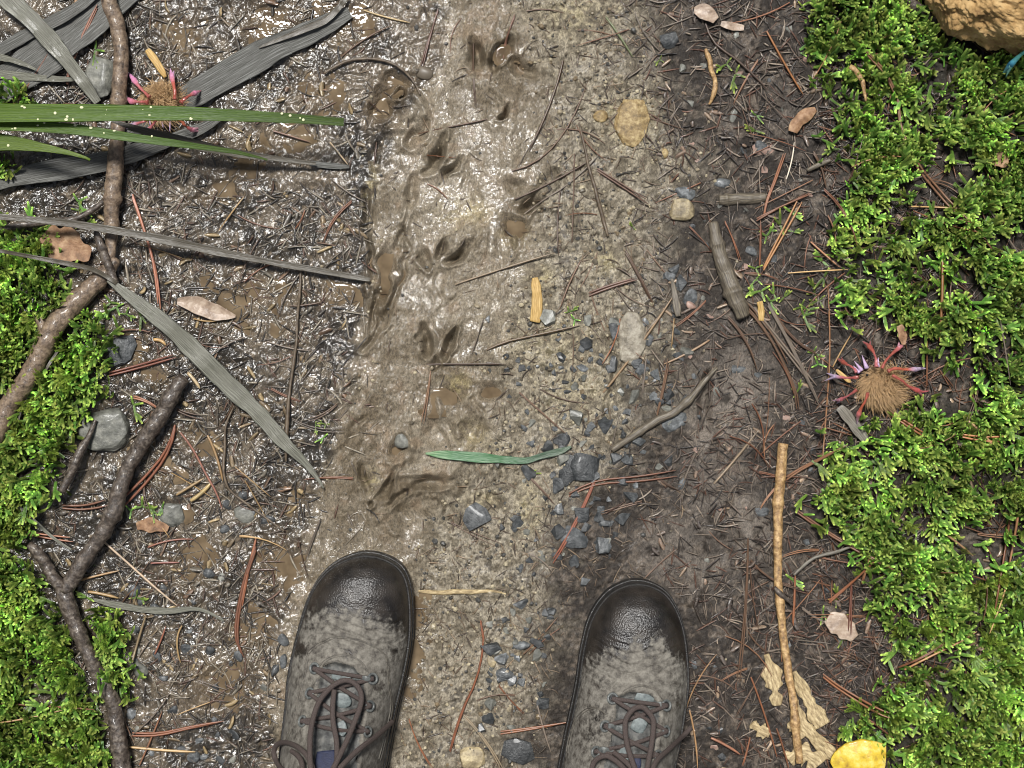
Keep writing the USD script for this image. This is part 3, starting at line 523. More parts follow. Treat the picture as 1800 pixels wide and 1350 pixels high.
blade('bark_chip', [(1475,715),(1500,745),(1525,778)], [14,22,12], 'grey_wood', 'grey bark strip lying below the red creature', 'bark chip', n=20, thick=3, lift=.006, seed=69, rag=.12)
blade('bark_chip', [(1748,275),(1770,290),(1765,268)][:2], [22,26], 'dead_leaf', 'brown leaf flake inside the upper right moss', 'leaf', n=12, lift=.014, seed=70, rag=.2)
blade('wood_chip', [(940,488),(943,510),(944,535),(940,566)], [9,17,20,19], 'yellow_chip', 'bright yellow-orange wood splinter pressed in pale clay', 'wood chip', n=26, thick=6, fold=0, lift=.0015, seed=71, rag=.1)
blade('wood_chip', [(259,88),(272,105),(291,136)], [9,14,8], 'yellow_chip', 'yellow splinter above the pink creature', 'wood chip', n=18, thick=6, lift=.005, seed=72)
blade('wood_chip', [(1181,490),(1188,530),(1192,556)], [6,10,16], 'half_buried_wood', 'torn brown splinter standing by the pink pebble', 'wood chip', n=18, thick=4, lift=.003, seed=73, rag=.2)
blade('wood_chip', [(1335,530),(1338,548),(1338,564)], [10,12,9], 'yellow_chip', 'orange splinter at the lower end of the split stick', 'wood chip', n=14, thick=4, lift=.004, seed=74)
blade('wood_chip', [(1470,650),(1495,672),(1460,672)][:2], [7,10], 'yellow_chip', 'cream splinter left of the red creature', 'wood chip', n=10, thick=3, lift=.006, seed=75)
for i, (pts, w, lab) in enumerate([([(1347,1150),(1358,1190),(1366,1240)], [10,30,8], 'flaking pale rotten wood, left of the stick'), ([(1396,1180),(1418,1225),(1446,1276)], [9,22,22], 'pale rotten wood strip, upper right of the stick'),
        ([(1402,1230),(1416,1278),(1440,1305),(1470,1334)], [10,18,26,18], 'pale rotten wood strip nearest the yellow leaf'), ([(1322,1272),(1338,1284),(1352,1292)], [10,22,12], 'small crumb of rotten wood, lowest left'), ([(1385,1335),(1410,1325),(1440,1345)], [20,30,24], 'rotten wood flake at the bottom edge by stick end'), ([(1388,1268),(1400,1282),(1412,1296)], [12,20,10], 'small rotten wood crumb touching the stick')]):
    blade('rotten_wood', pts, w, 'rotten_wood', lab, 'wood', n=34, thick=7, fold=-.05, lift=.001, seed=80+i, rag=.32)
blade('fallen_leaf', [(1466,1352),(1482,1346,.004),(1515,1341,.008),(1545,1339,.006),(1557,1339,.003)], [26,66,78,74,58], 'yellow_leaf', 'bright yellow waxy leaf at the bottom right edge', 'leaf', n=40, thick=2, fold=-.16, lift=.014, seed=90, rag=.02)

# ------------------------------------------------------------------ rocks, stones and pebbles
def stone(px, py, w, h, ang=0, tall=.55, sink=.45, seed=0, pts=16, sub=0, rough=0.0):
    r_ = np.random.default_rng(seed)
    d = r_.normal(0, 1, (pts, 3)); d /= np.linalg.norm(d, axis=1, keepdims=True); d = np.sign(d)*np.abs(d)**.8; d *= r_.uniform(.86, 1.0, (pts, 1))
    hull = ConvexHull(d); m_ = trimesh.Trimesh(d, hull.simplices, process=True); m_.fix_normals()
    m_.apply_scale(2.0/(m_.bounds[1]-m_.bounds[0]))
    m_.apply_translation(-m_.bounds.mean(0))
    v, f = m_.vertices, m_.faces
    for _ in range(sub): v, f = trimesh.remesh.subdivide(v, f)
    if sub:
        v = trimesh.smoothing.filter_laplacian(trimesh.Trimesh(v, f, process=False), lamb=.5, iterations=2).vertices
        nn = v/np.linalg.norm(v, axis=1, keepdims=True)
        v = v+nn*((n3(v*2.2+seed, seed)-.5)*rough*2+(n3(v*7+seed, seed+1)-.5)*rough)[:, None]
    a = math.radians(-ang); hh = min(w, h)*tall
    v = v*np.array([w/2, h/2, hh/2])*PX
    v = np.stack([v[:, 0]*math.cos(a)-v[:, 1]*math.sin(a), v[:, 0]*math.sin(a)+v[:, 1]*math.cos(a), v[:, 2]], 1)
    c = on(px, py); v = v+c+np.array([0, 0, hh*PX*(.5-sink)])
    return v, f
BIG = [  # px, py, w, h, angle, tall, material, label, name
    (185,757,92,76,-10,.5,'grey_stone','smooth olive-grey rock beside the charred twig at left','rock'),
    (213,618,52,66,10,.5,'dark_stone','wet blue-black stone in a puddle below the left moss','rock'),
    (176,138,56,78,0,.5,'grey_stone','dark grey rock behind the upright branch','rock'),
    (247,1180,34,34,0,.5,'grey_stone','pale grey stone right of the forked branch','rock'),
    (1110,596,54,98,8,.35,'muddy_stone','large flat beige stone embedded in the gravel','rock'),
    (1110,215,62,86,12,.3,'ochre_stone','ochre crumbly stone sunk in pale clay near the top','rock'),
    (1198,368,44,40,0,.4,'tan_stone','square cream stone below the blue pebble','rock'),
    (1206,340,36,28,-15,.5,'blue_stone','rounded blue-grey pebble above the cream stone','rock'),
    (1177,70,36,32,0,.6,'dark_stone','dark teal-black stone near the top edge','rock'),
    (836,908,48,44,-40,.5,'dark_stone','angular black stone below the green leaf blade','rock'),
    (1000,828,34,60,30,.5,'dark_stone','big black stone, left of the pair at the gravel centre','rock'),
    (1028,822,56,50,10,.5,'dark_stone','big black stone, right of the pair at the gravel centre','rock'),
    (988,770,38,34,-30,.5,'dark_stone','black wedge stone above the grey end of the leaf blade','rock'),
    (1185,742,50,28,-25,.4,'blue_stone','blue-grey stone under the slanting brown twig','rock'),
    (1270,322,26,18,10,.5,'blue_stone','small dark teal stone by the level buried stick','rock'),
    (1320,442,22,20,0,.5,'blue_stone','round blue stone right of the split stick','rock'),
    (1214,522,26,34,25,.5,'blue_stone','blue slate chip beside the pink pebble','rock'),
    (1216,537,20,15,10,.6,'rose_stone','small salmon-pink pebble beside the blue slate chip','rock'),
    (1342,262,40,24,5,.4,'rose_stone','pinkish stone below the bluish pebble on dark soil','rock'),
    (1338,256,24,20,0,.6,'blue_stone','bluish pebble resting on the pinkish stone','rock'),
    (1298,648,26,20,-20,.5,'blue_stone','shiny blue-white chip on grey mud','rock'),
    (1168,268,18,22,0,.6,'ochre_stone','small orange stone below the ochre stone','rock'),
    (1056,205,28,22,0,.5,'ochre_stone','yellow-orange stone left of the ochre stone','rock'),
    (1075,640,22,34,10,.5,'dark_stone','dark wet stone left of the large beige stone','rock'),
    (908,910,24,20,-35,.5,'dark_stone','small black oval stone right of the angular one','rock'),
    (1010,945,50,36,15,.4,'dark_stone','dark stone low in the gravel above the right boot','rock'),
    (745,128,32,24,5,.6,'half_buried_wood','dark mud-coated clod near the wet mud ring','clod'),
    (885,1185,34,24,-10,.5,'dark_stone','shiny blue-black stone between the boots','rock'),
    (863,1140,40,26,10,.5,'dark_stone','black stone above the shiny one between the boots','rock'),
    (918,1135,34,18,0,.5,'blue_stone','glossy grey stone between the boots near right boot','rock'),
    (830,1332,46,40,0,.5,'tan_stone','tan stone at the bottom edge between the boots','rock'),
    (912,1320,60,44,10,.4,'dark_stone','dark slab at the bottom edge by the right boot','rock'),
    (865,1162,18,26,0,.5,'tan_stone','small tan stone left of the shiny stone between boots','rock'),
    (430,905,40,30,20,.4,'grey_stone','greenish pale stone in the left litter','rock'),
    (300,905,50,44,0,.4,'grey_stone','wet pale stone with white glints in left litter','rock'),
    (1290,200,14,28,15,.4,'grey_stone','slim grey stone on dark soil near the top','rock'),
    (1340,900,26,18,-10,.5,'dark_stone','small dark glossy stone left of the yellow-tan stick','rock'),
    (710,770,40,34,-20,.4,'grey_stone','mud-splashed stone left of the green leaf blade','rock'),
]
for i, (px, py, w, h, a, tl, mt, lab, nm) in enumerate(BIG):
    big = max(w, h) > 40
    v, f = stone(px, py, w, h, a, tl, .45 if big else .5, 100+i, (20 if mt == 'dark_stone' else 44) if big else 18, 0 if mt == 'dark_stone' else 3 if big else 1, .06)
    obj(nm, (v, f), mt, label=lab, cat='stone' if nm == 'rock' else 'clod', smooth=38)
LAND = [('the yellow-tan stick', 1372, 1050), ('the red creature', 1546, 680), ('the pink creature', 285, 182), ('the left boot toe', 640, 985), ('the right boot toe', 1121, 1030), ('the split buried stick', 1282, 475), ('the green leaf blade', 850, 805), ('the yellow wood splinter', 942, 528),
    ('the large beige stone', 1110, 596), ('the black stone pair', 1012, 825), ('the ochre stone', 1110, 215), ('the fallen log', 90, 580), ('the forked branch', 150, 1000), ('the upright branch', 204, 250), ('the yellow leaf', 1510, 1335), ('the crumbly rock', 1740, 20), ('the rotten wood', 1415, 1260), ('the tan bark chip', 1478, 1100),
    ('the smooth grey rock', 185, 757), ('the pale curled leaf', 360, 540), ('the long grey leaf', 430, 700), ('the mud ring', 690, 165), ('the square cream stone', 1198, 368), ('the slanting brown twig', 1165, 735), ('the pink-white petals', 1262, 32), ('the angular black stone', 836, 908), ('the shiny stone between boots', 885, 1185), ('the curled brown leaf', 1412, 210),
    ('the grey mud ridge', 1300, 900), ('the round blue stone', 1320, 442), ('the orange splinter', 1338, 548), ('the level buried stick', 1300, 349), ('the grey bark strip', 1500, 745), ('the blue slate chip', 1214, 522), ('the pinkish stone', 1342, 262), ('the small bent twig', 1517, 150), ('the charred grey twig', 138, 800), ('the orange-brown leaf', 120, 430), ('the blue-black puddle stone', 213, 618), ('the right edge, halfway down', 1760, 700), ('the right edge, lower part', 1760, 1050), ('the right edge, upper part', 1740, 330), ('the bottom edge by the right boot', 1260, 1320), ('the bottom edge left of boots', 400, 1310), ('the bottom left corner', 60, 1320), ('the left puddle litter', 430, 1110), ('the bottom edge between boots', 840, 1330)]
def where(x, y):
    d = sorted((math.hypot(x-a, y-b), n_, a, b) for n_, a, b in LAND)[0]
    if d[0] < 38: return 'at '+d[1]
    dx, dy = x-d[2], y-d[3]
    way = ('right of ' if dx > 0 else 'left of ') if abs(dx) > 1.6*abs(dy) else ('below ' if dy > 0 else 'above ') if abs(dy) > 1.6*abs(dx) else ('below and right of ' if dx > 0 else 'below and left of ') if dy > 0 else ('above and right of ' if dx > 0 else 'above and left of ')
    return way+d[1]
SEEN = set()
def uniq(desc, x, y):
    d = sorted((math.hypot(x-a, y-b), n_) for n_, a, b in LAND)
    for lab in [desc+' '+where(x, y)]+[desc+' between '+d[i][1]+' and '+d[j][1] for i, j in ((0, 1), (0, 2), (1, 2), (0, 3), (1, 3), (2, 3))]+[desc+' not far from '+d[i][1] for i in range(6)]:
        if lab not in SEEN and len(lab.split()) <= 16: break
    SEEN.add(lab); return lab
TONE = {'muddy_stone': 'beige', 'dark_stone': 'blackish', 'blue_stone': 'blue-grey', 'grey_stone': 'greenish grey', 'rose_stone': 'pinkish'}
def spread(n, box, dens, seed, mind=0):
    r_ = np.random.default_rng(seed); out = []
    while len(out) < n:
        x, y = r_.uniform(box[0], box[2]), r_.uniform(box[1], box[3])
        if r_.random() < dens(x, y) and not inboot(x, y) and (not mind or all((x-a)**2+(y-b)**2 > mind*mind for a, b in out[-200:])): out.append((x, y))
    return out
def inboot(x, y, pad=0):
    return any(y > t_-pad and abs(x-np.interp(y, [t_, t_+40, t_+110, 1350, 1560], [c, c-12, c-22, c-55, c-70])) < 112+pad and (y > t_+30 or abs(x-c) < 70) for c, t_ in ((640, 972), (1121, 1022)))
bump2 = lambda x, y, L: max(math.exp(-((x-a)/p)**2-((y-b)/q)**2) for a, b, p, q in L)
GR = [(1040,780,110,110),(990,840,80,60),(1000,650,110,80),(1150,680,70,110),(1190,560,40,60),(1000,960,90,60),(880,1180,60,90),(960,1090,40,80)]
r = np.random.default_rng(21)
for i, (x, y) in enumerate(spread(210, (840, 470, 1260, 1340), lambda x, y: bump2(x, y, GR)**1.3, 5, 10)):
    s = r.uniform(8, 16) if r.random() < .62 else r.uniform(16, 30)
    v, f = stone(x, y, s, s*r.uniform(.6, 1.1), r.uniform(0, 180), .65, .5, 300+i, 12)
    mt = str(r.choice(['dark_stone', 'dark_stone', 'dark_stone', 'blue_stone', 'grey_stone']))
    obj('pebble', (v, f), mt, label=uniq(('tiny ' if s < 11 else 'small ' if s < 15 else 'larger ')+TONE[mt]+' pebble in clay', x, y), cat='pebble', group='small dark pebbles in the gravel', smooth=25)
for i, (x, y) in enumerate(spread(64, (1190, 40, 1480, 1340), lambda x, y: .6, 6, 18)):
    s = r.uniform(7, 16); v, f = stone(x, y, s, s*r.uniform(.6, 1.1), r.uniform(0, 180), .55, .55, 500+i, 12)
    mt = str(r.choice(['blue_stone', 'dark_stone', 'grey_stone', 'rose_stone'])); obj('pebble', (v, f), mt, label=uniq('loose '+TONE[mt]+' pebble on soil', x, y), cat='pebble', group='loose pebbles on the right verge', smooth=25)
for i, (x, y) in enumerate(spread(44, (230, 860, 520, 1340), lambda x, y: .8, 7, 18)):
    s = r.uniform(10, 26); v, f = stone(x, y, s, s*r.uniform(.6, 1.1), r.uniform(0, 180), .5, .5, 600+i, 14, 1, .04)
    mt = str(r.choice(['grey_stone', 'dark_stone', 'dark_stone', 'blue_stone'])); obj('pebble', (v, f), mt, label=uniq('wet '+('small ' if s < 18 else 'larger ')+TONE[mt]+' pebble in litter', x, y), cat='pebble', group='wet pebbles in the left litter', smooth=35)
# grit: grains nobody could count
ico = trimesh.creation.icosphere(0, 1.0); parts, cols = [], []
pts_ = spread(2600, (560, -60, 1300, 1400), lambda x, y: .03+.97*gn(grit, x, y), 8)
gz = [on(x, y) for x, y in pts_]
for (x, y), c in zip(pts_, gz):
    s = r.uniform(1.2, 4.2)*PX*(1 if r.random() < .9 else 1.6)
    A = trimesh.transformations.random_rotation_matrix(r.random(3))[:3, :3]
    parts.append(((ico.vertices*(s*r.uniform(.6, 1.1, 3)))@A+c+[0, 0, s*.1], ico.faces))
    cols.append([(.06, .058, .052), (.12, .10, .07), (.30, .25, .17), (.42, .36, .24), (.20, .15, .09)][r.choice(5, p=[.24, .2, .26, .18, .12])])
obj('gravel', join(parts), 'grit', col=vcol(cols, parts), label='fine grit and crumbs scattered over the pale clay', cat='gravel', kind='stuff', smooth=False)
# crumbly rock, upper right corner
v, f = trimesh.creation.icosphere(6, 1.0).vertices, trimesh.creation.icosphere(6, 1.0).faces
v = np.sign(v)*np.abs(v)**.82
nn = v/np.linalg.norm(v, axis=1, keepdims=True)
v = v*np.array([.080, .056, .05]); a = math.radians(-24)
v = np.stack([v[:, 0]*math.cos(a)-v[:, 1]*math.sin(a), v[:, 0]*math.sin(a)+v[:, 1]*math.cos(a), v[:, 2]], 1)
v = v+nn*((n3(v*28, 3)-.5)*.034+(n3(v*95, 4)-.5)*.013+(n3(v*330, 5)-.5)*.007)[:, None]
obj('rock', (v+P(1772, -24, .045), f), 'crumbly_rock', label='large crumbly tan rock in the top right corner', cat='stone')

# ------------------------------------------------------------------ moss: shoots with scale leaves
M['moss_leaf'] = usdkit.material(stage, '/World/Looks/moss_leaf', {
    'at': ('attribute', {'attribute': 'tint'}), 'oi': ('object_info', {}), 'geo': ('geometry', {}), 'n': ('noise_texture', {'scale': 26.0, 'detail': 2.0}),
    'm1': ('map_range', {'from_min': .3, 'from_max': .7, 'to_min': .55, 'to_max': 1.35}), 'm2': ('map_range', {'from_min': 0, 'from_max': 1, 'to_min': .462, 'to_max': .512}), 'm3': ('map_range', {'from_min': 0, 'from_max': 1, 'to_min': .6, 'to_max': 1.35}),
    'mm': ('math', {'math_type': 'multiply'}), 'hv': ('hsv', {}), 'p': ('principled_bsdf', {'roughness': .38, 'specular_ior_level': .4}), 't': ('translucent_bsdf', {}), 'mx': ('mix_closure', {'fac': .36})},
    [('geo.position', 'n.vector'), ('n.fac', 'm1.value'), ('oi.random', 'm2.value'), ('oi.random', 'm3.value'), ('m1.result', 'mm.value1'), ('m3.result', 'mm.value2'), ('mm.value', 'hv.value'), ('m2.result', 'hv.hue'), ('at.color', 'hv.color'),
     ('hv.color', 'p.base_color'), ('hv.color', 't.color'), ('p.BSDF', 'mx.closure1'), ('t.BSDF', 'mx.closure2')], surface='mx.closure')
def leaf(base, d, up, L, W):
    """a cupped scale leaf, four triangles"""
    s = np.cross(d, up); s /= np.linalg.norm(s)+1e-9; u = np.cross(s, d)
    v = np.array([base, base+d*L*.4+s*W/2+u*W*.14, base+d*L*.85+s*W*.36-u*L*.04, base+d*L-u*L*.10, base+d*L*.85-s*W*.36-u*L*.04, base+d*L*.4-s*W/2+u*W*.14])
    return v, np.array([[0, 1, 5], [1, 2, 5], [2, 4, 5], [2, 3, 4]])
def shoot(seed, L=.021, branches=0, feather=False):
    r_ = np.random.default_rng(seed); P_, C_ = [], []
    def axis_(o, d, L, n, w0):
        bend = r_.normal(0, .25); o = np.array(o, float)
        for k in range(n):
            t = k/(n-1); ang = bend*t
            dd = np.array([d[0]*math.cos(ang)-d[1]*math.sin(ang), d[0]*math.sin(ang)+d[1]*math.cos(ang), d[2]+.25*t]); dd /= np.linalg.norm(dd)
            o = o+dd*L/n
            s = np.cross(dd, [0, 0, 1]); s /= np.linalg.norm(s); u = np.cross(s, dd)
            tip = sstep(.55, 1.0, np.array(t)); size = w0*(.75+.35*math.sin(math.pi*min(1, .2+t*.8)))
            for q in range(2 if feather else 4):
                side = -1 if q % 2 else 1; med = q >= 2
                a = (r_.normal(.95, .12) if not med else r_.normal(.55, .15))*(1-.5*float(tip))
                ld = dd*math.cos(a)+s*side*math.sin(a)+u*(r_.normal(.12, .12) if not med else r_.normal(.55, .12)); ld /= np.linalg.norm(ld)
                v, f = leaf(o+u*(.0002 if not med else .0008), ld, u, size*(1.0 if not med else .72), size*(.85 if not feather else .22))
                P_.append((v, f))
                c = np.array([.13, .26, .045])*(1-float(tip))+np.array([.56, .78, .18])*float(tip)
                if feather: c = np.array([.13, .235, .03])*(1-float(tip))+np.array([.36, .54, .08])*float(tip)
                C_.append(c*r_.uniform(.75, 1.2))
        if not feather:
            for q in range(6):  # rosette at the tip
                a = q*math.pi/3+r_.normal(0, .2); ld = s*math.cos(a)+dd*math.sin(a)*.8+u*.55; ld /= np.linalg.norm(ld)
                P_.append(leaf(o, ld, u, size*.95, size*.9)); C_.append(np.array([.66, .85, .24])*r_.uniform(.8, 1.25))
    n = max(10, int(L/.0008)) if not feather else max(10, int(L/.0009))
    axis_((0, 0, 0), (1, 0, .12), L, n, .0019 if not feather else .0034)
    for b in range(branches):
        t = r_.uniform(.2, .75); a = r_.choice([-1, 1])*r_.uniform(.6, 1.0); ll = L*r_.uniform(.35, .6)
        axis_((L*t, 0, .12*L*t), (math.cos(a), math.sin(a), .2), ll, max(6, int(ll/.0008)) if not feather else max(7, int(ll/.0009)), .0020 if not feather else .003)
    return join(P_), vcol(C_, P_)
PROTO = [shoot(1), shoot(2, .024, 2), shoot(3, .022, 3), shoot(4, .014), shoot(5, .026, 5), shoot(6, .018, 2), shoot(7, .03, 4, True), shoot(8, .024, 2, True)]
def instancer(name, label, cat, pos, yaw, tilt, scale, idx, protos):
    pi = UsdGeom.PointInstancer.Define(stage, fresh('/World', name)); path = str(pi.GetPath())
    for k, j in enumerate(protos):
        (v, f), c = PROTO[j]
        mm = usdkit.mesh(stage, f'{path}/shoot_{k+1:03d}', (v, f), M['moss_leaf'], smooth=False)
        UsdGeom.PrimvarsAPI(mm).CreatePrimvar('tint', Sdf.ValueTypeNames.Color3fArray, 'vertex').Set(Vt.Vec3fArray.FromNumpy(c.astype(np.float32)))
        pi.CreatePrototypesRel().AddTarget(mm.GetPath())
    n = len(pos); cy, sy = np.cos(yaw/2), np.sin(yaw/2); ct, st = np.cos(-tilt/2), np.sin(-tilt/2)   # yaw * pitch(about y)
    qw, qx, qy, qz = cy*ct, -sy*st, cy*st, sy*ct
    pi.CreatePositionsAttr(Vt.Vec3fArray.FromNumpy(pos.astype(np.float32)))
    pi.CreateOrientationsAttr(Vt.QuathArray([Gf.Quath(float(a), float(b), float(c_), float(d)) for a, b, c_, d in zip(qw, qx, qy, qz)]))
    pi.CreateScalesAttr(Vt.Vec3fArray.FromNumpy(np.repeat(np.asarray(scale)[:, None], 3, 1).astype(np.float32)))
    pi.CreateProtoIndicesAttr(Vt.IntArray.FromNumpy(np.asarray(idx, np.int32)))
    tag(pi, label, cat, None, 'stuff')
def moss_field(name, label, box, n, protos, seed, bare=.88, dens=None, up=.009):
    r_ = np.random.default_rng(seed)
    x = r_.uniform(box[0], box[2], n); y = r_.uniform(box[1], box[3], n)
    d = moss_mask(x[None], y[None])[0]*(1-bare+bare*sstep(.38, .54, fbm2(x/46, y/46, 3, seed+3)))
    if dens is not None: d = d*dens(x, y)
    keep = r_.random(n) < d*1.08-.05
    x, y = x[keep], y[keep]; n = len(x)
    flow = 2*np.pi*fbm2(x/90, y/90, 2, seed+5)*1.6
    p = np.array([P(a, b) for a, b in zip(x, y)]); lay = r_.random(n)**1.3
    p[:, 2] = hz(p[:, 0], p[:, 1])+.001+lay*up*(.4+.6*sstep(.4, .6, fbm2(x/60, y/60, 2, seed+9)))
    k = (CAM_Z-p[:, 2])/CAM_Z; p[:, 0] *= k; p[:, 1] *= k
    instancer(name, label, 'moss', p, flow+r_.normal(0, .9, n), np.where(r_.random(n) < .6, r_.normal(.9, .25, n), r_.normal(.25, .2, n)), r_.uniform(.5, .95, n), r_.integers(0, len(protos), n), protos)
fe = lambda x, y: np.clip(blobs(x[None], y[None], [(1600,1300,180,90,0,1),(1780,1150,80,200,0,.8),(1500,1180,40,80,0,.7),(1740,900,60,60,0,.5)])[0]*1.2, 0, 1)
fl = lambda x, y: np.clip(blobs(x[None], y[None], [(90,1180,90,110,0,.8),(60,1330,120,60,0,.9),(80,640,50,60,0,.6),(150,830,60,90,0,.6),(40,480,50,40,0,.7)])[0]*1.2, 0, 1)
moss_field('moss_mat', 'mat of bright green creeping moss along the right edge', (1400, -160, 2020, 1520), 27000, [0, 1, 2, 3, 4, 5], 3, bare=.8, dens=lambda x, y: 1-.4*fe(x, y), up=.010)
moss_field('feather_moss', 'finer feathery moss in the lower right', (1400, -160, 2020, 1520), 6500, [6, 7], 4, dens=lambda x, y: .12+.88*fe(x, y))
moss_field('moss_mat', 'mats of bright green moss along the left edge', (-220, -160, 260, 1520), 22000, [0, 1, 2, 3, 4, 5], 5, bare=.45, dens=lambda x, y: 1-.3*fl(x, y), up=.010)
moss_field('feather_moss', 'finer feathery moss among the left moss mats', (-220, -160, 260, 1520), 4500, [6, 7], 6, dens=lambda x, y: .2+.8*fl(x, y))
SPR = [(1329,491),(1338,512),(1360,517),(1378,522),(1408,539),(1413,555),(1440,528),(1448,488),(1445,459),(1464,449),(1384,405),(1347,415),(1371,395),(1392,373),(1328,472),(1293,130),(1277,113),(1330,203),(1327,230),(1420,545),(1432,515),(1355,530),
       (1416,18),(1428,90),(1438,640),(1400,690),(1480,1085),(1447,1078),(1395,1020),(1480,1125),(1470,1055),(1430,620)]
SPL = [(168,88),(250,890),(268,897),(285,893),(230,898),(205,540),(222,552),(248,556),(152,1050),(195,532),(235,712),(240,1050),(30,165),(150,395),(140,370),(138,355)]
SPC = [(555,748),(572,746),(935,832),(1112,398),(1010,562),(1000,548),(1160,105),(568,770)]
first = {}
def sprig(px, py, label, group, seed):
    r_ = np.random.default_rng(seed); kinds = [1, 2, 0, 5, 3]; j = kinds[seed % 5]
    c = on(px, py, .0015); x = UsdGeom.Xform.Define(stage, fresh('/World', 'moss_sprig'))
    x.AddTranslateOp().Set(Gf.Vec3d(*map(float, c))); x.AddRotateZOp().Set(float(r_.uniform(0, 360))); s = float(r_.uniform(.45, .75)) if seed < 80 else float(r_.uniform(.3, .45)); x.AddScaleOp().Set(Gf.Vec3f(s, s, s))
    if j not in first:
        (v, f), col = PROTO[j]
        (v2, f2), col2 = PROTO[3]; a = r_.uniform(1.5, 4); R = np.array([[math.cos(a), math.sin(a), 0], [-math.sin(a), math.cos(a), 0], [0, 0, 1]])
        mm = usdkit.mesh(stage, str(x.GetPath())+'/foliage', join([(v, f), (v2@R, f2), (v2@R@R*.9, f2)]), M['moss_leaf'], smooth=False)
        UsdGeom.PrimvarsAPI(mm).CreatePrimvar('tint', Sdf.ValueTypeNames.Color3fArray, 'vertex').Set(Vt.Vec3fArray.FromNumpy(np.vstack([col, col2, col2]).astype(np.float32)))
        sv, sf, _ = loft(spline([(-.004, 0, -.002), (.008, 0, .001), (.018, .001, .003)], 6), .0007, .0007, 5)
        usdkit.mesh(stage, str(x.GetPath())+'/stem', (sv, sf), M['stem_brown'], smooth=True)
        first[j] = x.GetPath()
    else:
        x.GetPrim().GetReferences().AddInternalReference(first[j]); x.GetPrim().SetInstanceable(True)
    tag(x, label, 'moss', group)
for i, (a, b) in enumerate(SPR): sprig(a, b, uniq('lone moss sprig on soil', a, b), 'lone moss sprigs right of the track', i)
for i, (a, b) in enumerate(SPL): sprig(a, b, uniq('lone moss sprig in litter', a, b), 'lone moss sprigs on the left', i+40)
for i, (a, b) in enumerate(SPC): sprig(a, b, uniq('tiny moss tuft', a, b), 'tiny moss tufts on the track', i+80)

# ------------------------------------------------------------------ pine needles
RUST, BROWN, GREY, STRAW = (.17, .070, .035), (.095, .055, .034), (.13, .105, .085), (.36, .23, .10)
ncount = 0
def mosstop(px, py): return .010*gn(moss, px, py)
def needle(pts, w, col, label, group, lift=.002, twin=False, name='pine_needle', cat='pine needle', n=9):
    global ncount; ncount += 1
    r_ = np.random.default_rng(1000+ncount)
    q = spline(pts, n); z = np.array([hp(x, y) for x, y in q]); z = np.maximum(gaussian_filter(z, 2, mode='nearest'), z-.0012)+lift+np.array([mosstop(*p) for p in q])
    C = np.array([P(x, y, h) for (x, y), h in zip(q, z)]); C[:, 2] += np.linspace(0, 1, n)*r_.uniform(-.001, .003)
    W = np.array([.8]+[1]*(n-3)+[.8, .35])*w*PX*.85
    v, f, _ = loft(C, W, W, 5); parts = [(v, f)]
    if twin:
        off = np.linspace(0, 1, n)[:, None]*np.array([[r_.uniform(-6, 6)*PX, r_.uniform(-6, 6)*PX, .001]])+[0, w*PX, 0]
        v2, f2, _ = loft(C+off, W, W, 5); parts.append((v2, f2))
    c = np.array(col)*r_.uniform(.75, 1.25); ln = np.linalg.norm(np.diff(q, axis=0), axis=1).sum()
    tone = 'straw-coloured' if c.sum() > .62 else 'reddish' if c[0] > 2.1*c[1] else 'grey' if c[2] > .6*c[0] else 'brown'
    label = uniq(('short ' if ln < 65 else 'long ' if ln > 120 else '')+tone+(' double' if twin else '')+' pine needle', *q[n//2])
    vf = join(parts); obj(name, vf, 'needle', label=label, cat=cat, group=group, col=np.repeat(c[None], len(vf[0]), 0))
GRP = {'R': ('rust-brown pine needle lying on the right verge and moss', 'pine needles on the right verge'), 'C': ('thin brown pine needle lying on the clay and gravel in the middle', 'pine needles on the track'), 'L': ('wet reddish pine needle in the litter on the left', 'pine needles in the left litter')}
